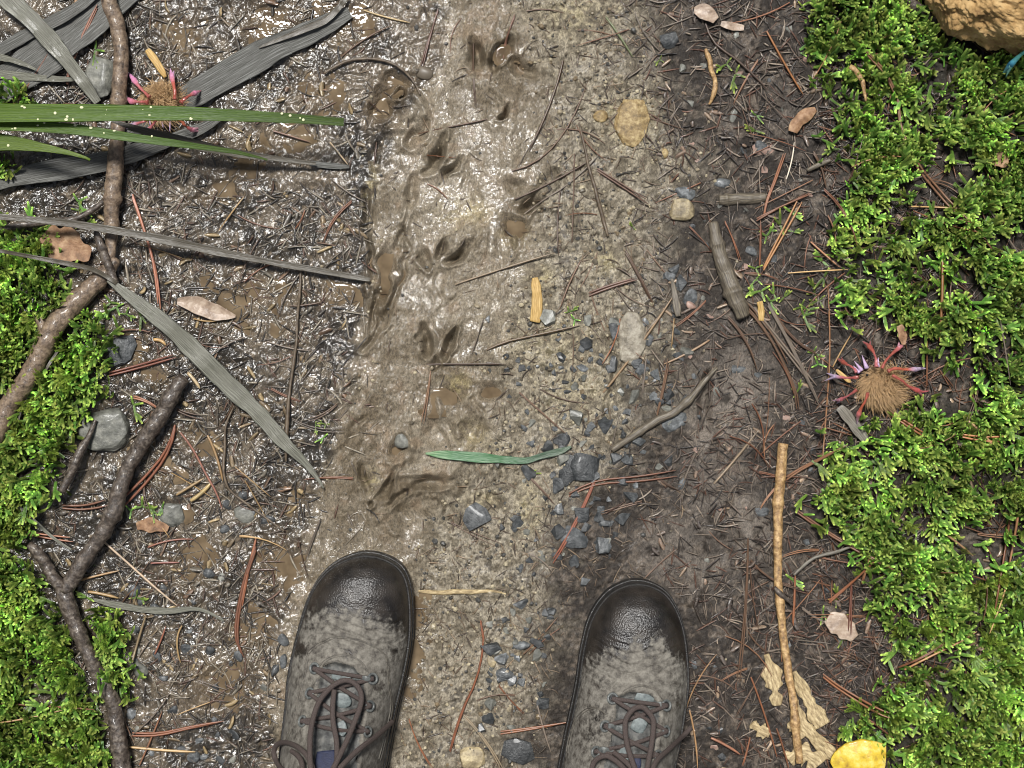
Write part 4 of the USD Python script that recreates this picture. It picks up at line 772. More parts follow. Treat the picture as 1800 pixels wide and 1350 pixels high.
HN = [('R',[(1348,55),(1375,105),(1395,140),(1411,166)],4.5,(.36,.15,.05),0),('R',[(1350,537),(1390,610),(1415,660),(1440,713)],5,GREY,1),('R',[(1360,550),(1400,600),(1437,623)],4,BROWN,1),('R',[(1310,540),(1350,590),(1400,690),(1405,720)],5,BROWN,1),('R',[(1325,545),(1375,610),(1430,680)],5,GREY,1),('R',[(1300,520),(1345,570),(1385,640)],4,BROWN,0),
 ('R',[(1520,92),(1556,130),(1577,170),(1581,215),(1585,245),(1605,285),(1640,330),(1690,385),(1735,422)],5,(.17,.09,.05),1),('R',[(1597,363),(1640,364),(1697,367)],3.5,STRAW,0),('R',[(1605,370),(1660,392),(1720,408)],3,RUST,0),('R',[(1628,320),(1660,325),(1690,345)],3,BROWN,1),
 ('R',[(1400,900),(1450,935),(1497,963),(1583,1010)],5,(.19,.09,.05),1),('R',[(1457,1060),(1500,1022),(1540,983)],4.5,RUST,1),('R',[(1497,1025),(1495,1115)],4,(.15,.06,.04),1),('R',[(1590,1177),(1643,1150),(1680,1132),(1717,1110)],5,(.33,.17,.08),0),('R',[(1790,905),(1782,950),(1772,1000)],5,(.30,.15,.08),1),('R',[(1775,915),(1765,980),(1748,1080)],4,RUST,1),('R',[(1770,1027),(1755,1070),(1738,1113)],3.5,STRAW,0),
 ('R',[(1447,1190),(1475,1212),(1503,1230),(1540,1252),(1567,1263)],5,(.24,.10,.045),1),('R',[(1517,1257),(1570,1297)],4,RUST,0),('R',[(1633,920),(1672,946),(1710,977)],5,(.33,.20,.11),0),('R',[(1657,440),(1656,520),(1651,600)],6,(.33,.16,.06),0),('R',[(1703,740),(1730,765),(1755,794)],5,(.36,.22,.12),0),('R',[(1692,768),(1730,775),(1765,776)],4.5,(.30,.13,.06),1),('R',[(1446,805),(1452,730),(1457,660),(1455,500)],3.5,(.30,.15,.07),0),
 ('R',[(1383,843),(1415,822),(1450,803),(1487,783)],5,(.22,.11,.06),1),('R',[(1464,645),(1480,615),(1495,590)],3.5,STRAW,0),('R',[(1560,725),(1600,752),(1625,768)],5,(.32,.13,.06),1),('R',[(1630,600),(1628,680)],3.5,RUST,0),('R',[(1330,388),(1365,368),(1422,340)],4,RUST,1),('R',[(1342,475),(1362,440),(1385,400),(1410,355)],5,(.33,.16,.06),1),('R',[(1385,480),(1430,477),(1490,474)],3,STRAW,0),('R',[(1344,500),(1390,506),(1440,520)],3,RUST,0),
 ('R',[(1425,425),(1450,448),(1475,470)],4,(.25,.12,.06),0),('R',[(1343,380),(1350,350),(1362,320),(1380,270)],4,RUST,1),('R',[(1335,470),(1337,430),(1338,395)],4,RUST,1),('R',[(1382,315),(1392,280),(1396,250)],3,(.5,.45,.38),0),('R',[(1430,270),(1445,300),(1452,330)],4,BROWN,1),('R',[(1315,950),(1312,1060),(1300,1200)],3.5,BROWN,1),('R',[(1320,1190),(1345,1260),(1365,1330)],4,RUST,0),('R',[(1250,1297),(1280,1312),(1300,1325)],6,(.22,.1,.06),0),
 ('R',[(1365,1280),(1378,1320),(1386,1352)],4,RUST,0),('R',[(1398,1010),(1396,1070),(1394,1100)],4,RUST,1),('R',[(1400,1125),(1430,1128),(1462,1132)],3,GREY,0),('R',[(1410,1070),(1440,1090),(1470,1102)],3,GREY,1),('R',[(1280,560),(1310,600),(1330,650)],4,BROWN,1),('R',[(1205,1250),(1225,1200),(1260,1150)],3,(.3,.18,.09),0),('R',[(1212,1248),(1222,1300),(1226,1350)],4,(.3,.18,.09),0),
 ('C',[(990,107),(975,160),(958,205),(930,265)],5,BROWN,0),('C',[(1047,843),(1020,905),(985,970),(972,990)],5,(.22,.08,.05),1),('C',[(1000,872),(1060,850),(1130,845),(1190,837)],4.5,(.22,.09,.05),1),('C',[(1060,690),(1100,640),(1140,585),(1185,518)],6,(.24,.16,.09),0),('C',[(1247,598),(1210,620),(1167,640)],5,(.23,.15,.09),0),('C',[(855,615),(900,598),(960,585),(1020,572)],5,(.13,.09,.055),0),('C',[(735,235),(780,225),(830,215),(872,205)],3.5,BROWN,0),
 ('C',[(750,640),(820,640),(890,640)],3.5,BROWN,0),('C',[(757,655),(752,700),(745,745)],3,(.17,.1,.06),1),('C',[(900,300),(940,285),(975,255),(1030,150)],3.5,BROWN,0),('C',[(905,350),(960,325),(1040,280)],4,BROWN,0),('C',[(905,390),(950,355),(990,330),(1055,270)],3.5,GREY,0),('C',[(1050,300),(1080,320),(1140,360)],4,(.12,.07,.05),1),('C',[(1010,270),(1008,350),(1005,430)],3,BROWN,0),('C',[(985,335),(980,400),(982,450)],3.5,BROWN,0),
 ('C',[(1160,90),(1130,55),(1115,20)],3,GREY,0),('C',[(1065,30),(1090,65),(1112,100)],5,(.14,.16,.08),0),('C',[(800,500),(860,480),(930,458),(975,445)],4,(.2,.15,.1),0),('C',[(845,1095),(850,1120),(835,1200),(812,1250),(790,1320)],4.5,(.23,.09,.05),1),('C',[(815,1260),(850,1300),(880,1350)],4,(.2,.16,.11),1),('C',[(880,1290),(930,1282),(1000,1268)],4.5,(.2,.09,.05),1),('C',[(945,1240),(955,1280),(968,1320)],4.5,GREY,0),('C',[(920,1150),(950,1120),(980,1085)],3.5,BROWN,0),('C',[(1130,1020),(1160,990),(1190,965)],3,BROWN,0),
 ('C',[(1225,790),(1200,850),(1216,860)][:2],4,GREY,0),('C',[(1255,850),(1290,810),(1330,760)],6,(.16,.12,.08),0),('C',[(1155,730),(1165,690),(1175,640)],4,BROWN,1),('C',[(1020,460),(1000,500),(985,540)],4,BROWN,0),('C',[(1100,445),(1130,500),(1150,540)],5,BROWN,1),('C',[(1035,520),(1090,500),(1120,492)],5,(.14,.08,.06),1),('C',[(1185,560),(1180,610)],3,STRAW,0),('C',[(1090,560),(1080,600),(1058,640)],3,RUST,0),('C',[(905,30),(890,70),(880,110)],4,(.13,.07,.05),1),
 ('C',[(640,18),(670,28),(720,40)],4,(.3,.22,.11),0),('C',[(600,100),(640,70),(690,45)],4,BROWN,0),('C',[(770,20),(755,65),(740,115)],4,(.13,.06,.04),1),('C',[(1240,40),(1260,80),(1300,110),(1350,160)],5,(.12,.08,.06),0),('C',[(830,620),(840,590),(850,560)],3,GREY,0),
 ('L',[(233,347),(250,395),(267,447),(283,543)],5.5,(.22,.09,.055),1),('L',[(192,660),(240,648),(310,628)],5,(.24,.09,.06),1),('L',[(308,753),(297,790),(280,820),(245,862),(207,900)],6,(.21,.08,.045),1),('L',[(317,760),(345,800),(360,830),(378,862),(390,895)],5,(.25,.12,.09),0),('L',[(365,765),(380,800),(392,845)],6,(.3,.19,.09),0),('L',[(450,967),(432,1020),(420,1080),(417,1120),(428,1155)],6,(.2,.085,.05),1),('L',[(450,950),(436,1010),(425,1070)],4,(.22,.09,.05),1),
 ('L',[(180,950),(220,985),(265,1025),(312,1064)],5,(.38,.29,.21),0),('L',[(155,1040),(180,1044),(209,1051)],7,(.45,.30,.14),0),('L',[(140,1020),(175,1011),(210,1003)],5,(.34,.21,.1),0),('L',[(233,1293),(290,1290),(340,1278),(390,1268)],5,(.22,.09,.05),1),('L',[(0,1237),(80,1241),(165,1247)],4,(.22,.09,.05),0),('L',[(-10,1272),(50,1262),(110,1248)],4,(.3,.17,.08),0),('L',[(228,1313),(290,1319),(343,1322)],6,(.38,.26,.13),0),('L',[(245,1345),(265,1300),(285,1250)],4,(.2,.1,.06),0),
 ('L',[(40,938),(80,945),(130,952)],4,(.22,.09,.05),1),('L',[(110,893),(150,895),(190,888)],5,(.22,.10,.06),1),('L',[(260,962),(300,950),(340,948)],4,(.22,.09,.06),0),('L',[(265,990),(300,989),(315,989)],4.5,(.32,.12,.09),0),('L',[(118,148),(127,110),(150,60),(172,15)],6,(.2,.09,.06),1),('L',[(130,30),(135,0),(140,-30)],8,(.26,.17,.1),0),('L',[(24,183),(50,150),(85,95)],4,(.2,.1,.07),0),('L',[(235,700),(260,708),(282,722)],4,(.22,.1,.06),1),('L',[(320,1100),(312,1120),(318,1165)],4,(.36,.24,.11),0),('L',[(272,1150),(285,1120),(292,1100)],4,(.22,.09,.06),0),
 ('L',[(232,1165),(245,1120),(258,1080)],5,(.2,.15,.09),0),('L',[(350,640),(400,605),(440,590)],3.5,GREY,0),('L',[(455,420),(430,470),(420,500)],4,BROWN,0),('L',[(470,600),(510,612),(545,616)],3.5,GREY,0),('L',[(480,230),(520,242),(545,250)],4,(.2,.12,.09),0),('L',[(580,250),(600,275),(612,290)],4,(.4,.3,.2),0),('L',[(340,560),(370,565),(385,563)],3.5,STRAW,0),('L',[(350,630),(360,645),(368,655)],9,(.42,.26,.08),0),('L',[(330,655),(345,672),(352,683)],8,(.36,.28,.17),0),('L',[(270,597),(285,600),(291,607)],8,(.5,.32,.14),0),('L',[(335,880),(350,870),(372,848)],9,(.40,.30,.14),0),('L',[(310,870),(340,852),(360,840)],6,(.33,.23,.12),0)]
for rg, pts, w, col, tw in HN: needle(pts, w, col, *GRP[rg], lift=.0035 if rg != 'C' else .0016, twin=bool(tw))
def scatter_needles(rg, n, box, dens, seed, lens, cols, w=(1.8, 3.2), lift=.003, aim=None):
    r_ = np.random.default_rng(seed)
    for x, y in spread(n, box, dens, seed, 0):
        L = r_.uniform(*lens); a = r_.uniform(0, math.pi) if aim is None else r_.normal(aim, .6); b = r_.normal(0, .12)*L
        dx, dy = math.cos(a)*L/2, math.sin(a)*L/2
        needle([(x-dx, y-dy), (x-dy*b/L, y+dx*b/L), (x+dx, y+dy)], r_.uniform(*w), cols[r_.integers(len(cols))], *GRP[rg], lift=lift, twin=r_.random() < .3, n=6)
scatter_needles('R', 72, (1290, 0, 1800, 1350), lambda x, y: .35 if x > 1480 else 1, 51, (40, 130), [RUST, BROWN, RUST, (.26,.13,.07), GREY])
scatter_needles('C', 52, (740, 0, 1290, 1340), lambda x, y: .25+.75*(x > 930), 52, (40, 110), [BROWN, GREY, (.16,.10,.07), RUST], (1.8, 3.2), .0012)
scatter_needles('L', 46, (220, 280, 620, 1350), lambda x, y: 1, 53, (35, 100), [RUST, BROWN, GREY, STRAW], (2, 3.6), .003)

# ------------------------------------------------------------------ litter nobody could count: needle ends, leaf shreds, fibres
cl_ = fbm2(X[::8, ::8]/38, Y[::8, ::8]/38, 3, 90)
def clump(x, y): return .2+.8*float(sstep(.40, .60, cl_[min(np.searchsorted(gy, (675-y)/1800), len(gy)-1)//8, min(np.searchsorted(gx, (x-900)/1800), len(gx)-1)//8]))
def shreds(name, label, n, box, dens, seed, lens, wid, cols, lift, tv=.5):
    r_ = np.random.default_rng(seed); pts = np.array(spread(n, box, lambda x, y: dens(x, y)*clump(x, y), seed)); K = 5
    L = r_.uniform(*lens, n)*PX; a = r_.uniform(0, 2*np.pi, n); w = r_.uniform(*wid, n)*PX; b = r_.normal(0, .35, n)*(r_.random(n) < .4)
    t = np.linspace(-.5, .5, K); ang = a[:, None]+b[:, None]*t*2
    C = np.stack([np.cumsum(np.cos(ang), 1)*L[:, None]/K, np.cumsum(np.sin(ang), 1)*L[:, None]/K], -1); C -= C.mean(1, keepdims=True)
    C += np.stack([(pts[:, 0]-900)*PX, (675-pts[:, 1])*PX], 1)[:, None]
    z = hz(C[..., 0].ravel(), C[..., 1].ravel()).reshape(n, K); z = .5*z+.5*z.max(1, keepdims=True)+lift*(r_.random((n, 1))-.3)
    W = np.array([.5, 1, 1, .9, .3])[None]*w[:, None]; sd_ = np.stack([np.sin(ang), -np.cos(ang)], -1); tl = r_.normal(0, .35, (n, 1, 1))
    v = np.zeros((n, K, 4, 3)); q = np.array([1, 0, -1, 0.]); u = np.array([0, 1, 0, -1.])
    T = np.minimum(W, 1.6*PX)
    v[..., :2] = C[:, :, None]+sd_[:, :, None]*(q[None, None, :, None]*W[:, :, None, None]/2)
    v[..., 2] = z[:, :, None]+u*T[:, :, None]/2+q*tl*W[:, :, None]/2
    k = np.arange(K-1)[:, None]*4; j = np.arange(4)[None]; j2 = (j+1) % 4
    f = np.stack([k+j, k+j2, k+4+j2, k+4+j], -1).reshape(-1, 4); f = np.vstack([f[:, [0, 1, 2]], f[:, [0, 2, 3]]])
    f = (f[None]+(np.arange(n)*K*4)[:, None, None]).reshape(-1, 3)
    cc = np.asarray(cols)[r_.integers(len(cols), size=n)]*r_.uniform(.6, 1.3, (n, 1))
    obj(name, (v.reshape(-1, 3), f), 'litter', col=np.repeat(cc, K*4, 0), label=label, cat='litter', kind='stuff', smooth=True)
LC = [(.04,.034,.028),(.07,.058,.045),(.11,.09,.07),(.17,.145,.11),(.045,.04,.036),(.10,.06,.042),(.25,.22,.17)]
shreds('leaf_litter', 'soaked shreds of leaf and needle on the left of the track', 3400, (100, -60, 660, 1420), lambda x, y: (.15+.85*float(x < np.interp(y, LEFT_Y, LEFT_X)))*(.3 if y < 330 and x > 330 else 1), 61, (8, 56), (1.3, 4.2), LC, .0016)
shreds('leaf_litter', 'flat pale flakes and chips in the soaked litter on the left', 360, (110, -60, 640, 1420), lambda x, y: .1+.9*float(x < np.interp(y, LEFT_Y, LEFT_X)), 65, (12, 36), (5, 11), [(.20,.15,.09),(.13,.115,.09),(.28,.21,.11),(.08,.07,.058),(.15,.095,.06)], .002)
shreds('leaf_litter', 'small brown flakes on the right verge', 380, (1150, -60, 1800, 1420), lambda x, y: .8, 66, (10, 32), (5, 11), [(.20,.14,.10),(.13,.10,.08),(.30,.22,.15),(.08,.065,.055)], .003)
shreds('leaf_litter', 'dark crumbled needles and fibres on the right verge', 6500, (1080, -60, 1640, 1420), lambda x, y: min(1, max(.05, (x-1080)/220)), 62, (10, 52), (1.4, 3.6), [(.03,.024,.02),(.055,.042,.034),(.09,.07,.056),(.14,.11,.085),(.10,.05,.032),(.22,.18,.14)], .003)
shreds('leaf_litter', 'sparse fibres trodden into the pale clay', 1500, (640, -60, 1200, 1420), lambda x, y: .15+.85*(x > np.interp(y, RIGHT_Y, RIGHT_X)), 63, (8, 40), (1.3, 3), [(.06,.045,.033),(.11,.08,.055),(.2,.15,.1)], .0004)
shreds('leaf_litter', 'brown needle litter showing through the moss', 3000, (1440, -120, 1900, 1420), lambda x, y: .8, 64, (16, 70), (1.5, 3.2), [(.05,.032,.022),(.09,.05,.032),(.16,.075,.04),(.05,.04,.035)], .006)

# ------------------------------------------------------------------ furry clawed creatures
M['fur'] = usdkit.material(stage, '/World/Looks/fur', {'hi': ('hair_info', {}), 'geo': ('geometry', {}), 'fn': ('noise_texture', {'scale': 260.0, 'detail': 2.0}), 'fr': ('map_range', {'from_min': .3, 'from_max': .7, 'to_min': .75, 'to_max': 1.3}), 'fh': ('hsv', {}), 'r': ('rgb_ramp', {'ramp': [(0, (.40, .26, .13)), (.4, (.72, .52, .30)), (1, (.92, .76, .52))]}), 'p': ('principled_bsdf', {'roughness': .5})},
    [('hi.intercept', 'r.fac'), ('geo.position', 'fn.vector'), ('fn.fac', 'fr.value'), ('fr.result', 'fh.value'), ('r.color', 'fh.color'), ('fh.color', 'p.base_color')], surface='p.BSDF')
mat('hide', (.34, .17, .08), (.55, .33, .16), 200, .6, .6, 500)
mat('claw_skin', (.75, .75, .75), (1.15, 1.1, 1.1), 350, .28, .35, 700, tint=True, coat=.35)
mat('eye', (.01, .008, .006), (.02, .015, .01), 50, .08, coat=.6)
def arm(pts, r, cols, zb, seed, tip2=None):
    """an arm from the body outwards: thin stalk, swollen claw, two pointed fingers. pts are pixels"""
    n = 34; q = spline(pts, n); t = np.linspace(0, 1, n)
    z = zb*1.7*(1-t)**1.1+np.array([max(hp(x, y)+.004+mosstop(x, y), 0) for x, y in q])+.006*np.sin(t*np.pi)
    C = np.array([P(x, y, h) for (x, y), h in zip(q, z)])
    W = .88*r*PX*np.interp(t, [0, .15, .45, .60, .70, .82, .92, 1], [1.3, .95, .85, 1.3, 1.8, 1.15, .6, .1])*(1+.25*(fbm2(t*9, t*0+seed, 2, seed)-.5)*2)
    v, f, _ = loft(C, W, W*.85, 10)
    v = v+(n3(v*420, seed)-.5)[:, None]*np.array([.0012, .0012, .001])
    c = np.stack([np.interp(t, [0, .5, .7, 1], [k[i] for k in cols]) for i in range(3)], 1); c = np.vstack([np.repeat(c, 10, 0), c[:1], c[-1:]])
    parts, cc = [(v, f)], [c]
    a = C[int(n*.70)]; d = C[-1]-a; L = np.linalg.norm(d[:2]); s = np.array([-d[1], d[0], 0])/max(L, 1e-6)
    if tip2 is None: e = a+d*.85+s*L*(.5 if seed % 2 else -.5)
    else: e = P(tip2[0], tip2[1], C[-1][2]+.001)
    D = spline(np.array([a, a*.45+e*.55+s*0, e]), 14); w2 = r*PX*np.interp(np.linspace(0, 1, 14), [0, .4, 1], [1.3, .8, .1])
    v2, f2, _ = loft(D, w2, w2, 8); parts.append((v2, f2)); cc.append(np.repeat(np.array(cols[3])[None], len(v2), 0))
    return join(parts), np.vstack(cc)
RED, PINK, LAV = (.30, .075, .055), (.42, .13, .14), (.45, .36, .50)
def creature(label, px, py, rx, ry, h, arms, spikes, cols, tone, hairs, seed, eye=None, hair_len=.015, sunk=0.0):
    r_ = np.random.default_rng(seed); c0 = on(px, py, mosstop(px, py)-sunk)
    t = thing('clawed_creature', label, 'creature', c0)
    b = trimesh.creation.icosphere(4, 1.0); v = b.vertices.copy()
    v = v*(1+.14*(n3(v*1.7+seed, seed)-.5)[:, None]*2); v = v*np.array([rx*PX, ry*PX, h/2])+c0+[0, 0, h*.42]
    obj('body', (v, b.faces), 'hide', t)
    n = hairs; d = r_.normal(0, 1, (n, 3)); d[:, 2] = np.abs(d[:, 2])*1.0-.15; d /= np.linalg.norm(d, axis=1, keepdims=True)
    root = d*np.array([rx*PX, ry*PX, h/2])*.96+c0+[0, 0, h*.42]
    sw = np.stack([-d[:, 1], d[:, 0], np.zeros(n)], 1)*.55+np.array([.25, -.55, 0])+r_.normal(0, .38, (n, 3))
    cl = n3(d*3.2+seed, seed+3)[:, None]-.5
    L = hair_len*(r_.uniform(.45, 1.0, n)+.5*(r_.random(n) < .12))[:, None]; pts = [root]
    for k in range(1, 6):
        u = k/5; dirn = d*(1-.75*u)+sw*(.35+.9*u)+cl*np.array([1.2, -1.0, 0])*u-np.array([0, 0, .5])*u*u; dirn /= np.linalg.norm(dirn, axis=1, keepdims=True)
        pts.append(pts[-1]+dirn*L/5)
    pts = np.stack(pts, 1)
    cu = UsdGeom.BasisCurves.Define(stage, fresh(str(t.GetPath()), 'fur')); cu.CreateTypeAttr('linear'); cu.CreateCurveVertexCountsAttr(Vt.IntArray.FromNumpy(np.full(n, 6, np.int32)))
    cu.CreatePointsAttr(Vt.Vec3fArray.FromNumpy((pts-c0).reshape(-1, 3).astype(np.float32)))
    cu.CreateWidthsAttr(Vt.FloatArray.FromNumpy(np.tile(np.array([.0005, .0005, .00048, .00042, .0003, .00012], np.float32), n))); cu.SetWidthsInterpolation('vertex')
    tn = np.asarray(tone)*r_.uniform(.75, 1.3, (n, 1)); UsdGeom.PrimvarsAPI(cu).CreatePrimvar('tint', Sdf.ValueTypeNames.Color3fArray, 'uniform').Set(Vt.Vec3fArray.FromNumpy(tn.astype(np.float32)))
    UsdShade.MaterialBindingAPI.Apply(cu.GetPrim()).Bind(M['fur'])
    for i, a in enumerate(arms):
        vf, c = arm(a[0], a[1], cols if len(a) < 4 else a[3], h*.8, seed+i, a[2] if len(a) > 2 else None)
        obj('claw', vf, 'claw_skin', t, col=c)
    for i, (p0, p1, w) in enumerate(spikes):
        A, B = P(*p0, c0[2]+h*.55), P(*p1, c0[2]+h*.62); D = np.linspace(A, B, 10); W = w*PX*np.linspace(1, .08, 10)
        vv, ff, _ = loft(D, W, W, 8); obj('spike', (vv, ff), 'claw_skin', t, col=np.repeat(np.array([[.46, .34, .50]]), len(vv), 0))
    if eye:
        e = trimesh.creation.icosphere(2, 2.6*PX); q = P(*eye, c0[2]+h*.86)
        obj('eye', (e.vertices+q, e.faces), 'eye', t)
    return t
Z6 = lambda *p: [(1420+a/6.75, 560+b/6.75) for a, b in p]
Z7 = lambda *p: [(200+a/7.5, 80+b/7.5) for a, b in p]
std = [RED, RED, PINK, LAV]
creature('brown furry creature with spread red and lavender claws on right moss', 1546, 680, 27, 25, .020, [
    (Z6((600,695),(480,703),(350,690),(222,645)), 5.2, Z6((195,740))[0], [RED, PINK, LAV, LAV]), (Z6((575,640),(530,580),(440,530),(345,470)), 5.0, Z6((400,455))[0], [PINK, RED, RED, PINK]),
    (Z6((810,575),(795,440),(745,350),(645,268)), 5.2, Z6((742,262))[0], [PINK, RED, RED, PINK]), (Z6((880,590),(950,470),(1060,365),(1185,272)), 5.4, Z6((1085,250))[0], [RED, RED, PINK, (.55,.3,.36)]),
    (Z6((950,625),(1040,592),(1160,606),(1250,602),(1410,592)), 5.6, Z6((1390,575))[0], [RED, (.42,.1,.05), LAV, (.55,.45,.6)]), (Z6((1000,675),(1090,720),(1200,805),(1320,860),(1445,855)), 5.8, Z6((1385,945))[0], [RED, RED, (.48,.09,.09), PINK]),
    (Z6((580,845),(480,915),(400,955),(295,972)), 5.0, Z6((340,1012))[0], [RED, PINK, PINK, LAV]), (Z6((712,880),(685,970),(625,1080),(582,1258)), 5.6, Z6((632,1150))[0], [RED, (.42,.1,.05), PINK, LAV])],
    [(Z6((700,590))[0], Z6((642,435))[0], 9), (Z6((640,615))[0], Z6((552,505))[0], 8), (Z6((830,575))[0], Z6((836,460))[0], 8), (Z6((610,640))[0], Z6((540,560))[0], 7)], std, (1.05, 1.0, .95), 2600, 11, Z6((705,672))[0])
creature('brown furry creature with pink claws half hidden under the green leaves', 285, 182, 25, 24, .020, [
    (Z7((470,680),(360,570),(285,480),(195,355)), 6.2, Z7((255,400))[0], [RED, PINK, (.6,.25,.42), (.6,.3,.5)]), (Z7((450,745),(340,745),(250,740),(170,665)), 6.4, Z7((165,720))[0], [RED, PINK, (.6,.2,.3), (.62,.3,.4)]), (Z7((800,710),(805,600),(770,430),(748,300)), 6.6, Z7((795,330))[0], [RED, (.42,.1,.07), (.6,.25,.4), (.6,.35,.55)]),
    (Z7((885,755),(940,700),(1040,640),(1155,598)), 6.4, Z7((1100,655))[0], [RED, RED, (.6,.22,.35), PINK]), (Z7((830,960),(900,1010),(960,1070),(1150,1132)), 6.2, Z7((1135,1085))[0], [(.4,.13,.05), RED, (.62,.22,.32), (.62,.3,.36)]), (Z7((500,940),(400,1000),(280,1040),(160,1100)), 6.4, Z7((180,1030))[0], [RED, PINK, LAV, LAV]), (Z7((560,960),(520,1040),(450,1120),(395,1195)), 6.2, Z7((460,1190))[0], [RED, PINK, LAV, LAV])],
    [(Z7((630,930))[0], Z7((650,1085))[0], 9), (Z7((740,930))[0], Z7((740,1130))[0], 7), (Z7((480,930))[0], Z7((480,1050))[0], 10)], std, (.72, .72, .78), 1900, 12)
TEAL = [(.04, .20, .19), (.10, .38, .36), (.02, .13, .26), (.25, .55, .48)]
creature('blue-green clawed creature reaching into the right edge near the rock', 1852, 86, 34, 30, .028, [
    ([(1826,70),(1806,68),(1788,64),(1755,57)], 7.5, (1760,64), TEAL), ([(1828,84),(1806,88),(1789,101),(1761,133)], 8.0, (1768,136), TEAL), ([(1878,70),(1900,60),(1930,50)], 7, None, TEAL), ([(1876,104),(1900,120),(1925,128)], 7, None, TEAL)], [], std, (.55, .5, .45), 1400, 13)

# ------------------------------------------------------------------ hiking boots
M['boot_leather'] = usdkit.material(stage, '/World/Looks/boot_leather', {
    'geo': ('geometry', {}), 'mf': ('attribute', {'attribute': 'mudf'}), 'n': ('noise_texture', {'scale': 150.0, 'detail': 6.0, 'roughness': .68}), 'n2': ('noise_texture', {'scale': 55.0, 'detail': 3.0}),
    'f': ('math', {'math_type': 'multiply_add', 'value2': 2.6}), 'st': ('map_range', {'range_type': 'smoothstep', 'from_min': 1.0, 'from_max': 1.75, 'to_min': 0, 'to_max': 1, 'clamp': True}),
    'd': ('rgb_ramp', {'ramp': [(.35, (.009, .0075, .0065)), (.65, (.032, .026, .021))]}), 'mr': ('rgb_ramp', {'ramp': [(.28, (.036, .028, .021)), (.46, (.110, .099, .082)), (.66, (.215, .198, .167))]}), 'mx': ('mix_color', {}),
    'ro': ('map_range', {'from_min': 0, 'from_max': 1, 'to_min': .26, 'to_max': .8}), 'rn': ('map_range', {'from_min': .35, 'from_max': .65, 'to_min': 0.0, 'to_max': .16}), 'ra': ('math', {'math_type': 'add'}),
    'g': ('voronoi_texture', {'scale': 620.0}), 'gb': ('noise_texture', {'scale': 700.0, 'detail': 3.0}), 'ga': ('math', {'math_type': 'multiply_add', 'value2': .6}), 'ga2': ('math', {'math_type': 'multiply_add', 'value2': .5}), 'b': ('bump', {'strength': .7, 'distance': .0007}), 'p': ('principled_bsdf', {'specular_ior_level': .5})},
    [('geo.position', 'n.vector'), ('geo.position', 'n2.vector'), ('n.fac', 'f.value1'), ('mf.fac', 'f.value3'), ('f.value', 'st.value'), ('n2.fac', 'd.fac'), ('n.fac', 'mr.fac'), ('d.color', 'mx.a'), ('mr.color', 'mx.b'), ('st.result', 'mx.fac'), ('mx.result', 'p.base_color'),
     ('st.result', 'ro.value'), ('n.fac', 'rn.value'), ('ro.result', 'ra.value1'), ('rn.result', 'ra.value2'), ('ra.value', 'p.roughness'), ('geo.position', 'g.vector'), ('geo.position', 'gb.vector'), ('g.distance', 'ga.value1'), ('gb.fac', 'ga.value3'), ('st.result', 'ga2.value1'), ('ga.value', 'ga2.value3'), ('ga2.value', 'b.height'), ('b.normal', 'p.normal')], surface='p.BSDF')
mat('rubber', (.008, .008, .008), (.022, .020, .018), 150, .3, .5, 500, rough2=.65)
mat('tongue_cloth', (.022, .022, .022), (.075, .075, .07), 170, .6, .7, 900, c3=(.15, .145, .13))
mat('lace_cord', (.022, .015, .013), (.06, .043, .037), 1, .7, 1.0, stretch=(900, 900), c3=(.10, .075, .065))
mat('eyelet_metal', (.05, .055, .055), (.15, .155, .145), 300, .35, .4, 700)
mat('pale_patch', (.07, .085, .085), (.17, .195, .19), 260, .5, .4, 700)
mat('navy_cloth', (.006, .009, .03), (.014, .02, .055), 300, .6, .5, 900)
mat('seam_thread', (.05, .045, .038), (.14, .125, .10), 300, .6)
def torus(R, r, n=20, m_=8):
    a = np.linspace(0, 2*np.pi, n, endpoint=False); C = np.stack([np.cos(a)*R, np.sin(a)*R, a*0], 1); v, f = [], []
    b = np.linspace(0, 2*np.pi, m_, endpoint=False)
    v = (C[:, None]+np.stack([np.cos(a)[:, None]*np.cos(b)[None]*r, np.sin(a)[:, None]*np.cos(b)[None]*r, np.broadcast_to(np.sin(b)*r, (n, m_))], -1)).reshape(-1, 3)
    i = np.arange(n)[:, None]*m_; i2 = ((np.arange(n)+1) % n)[:, None]*m_; j = np.arange(m_)[None]; k = (j+1) % m_
    q = np.stack([i+j, i2+j, i2+k, i+k], -1).reshape(-1, 4)
    return v, np.vstack([q[:, [0, 1, 2]], q[:, [0, 2, 3]]])
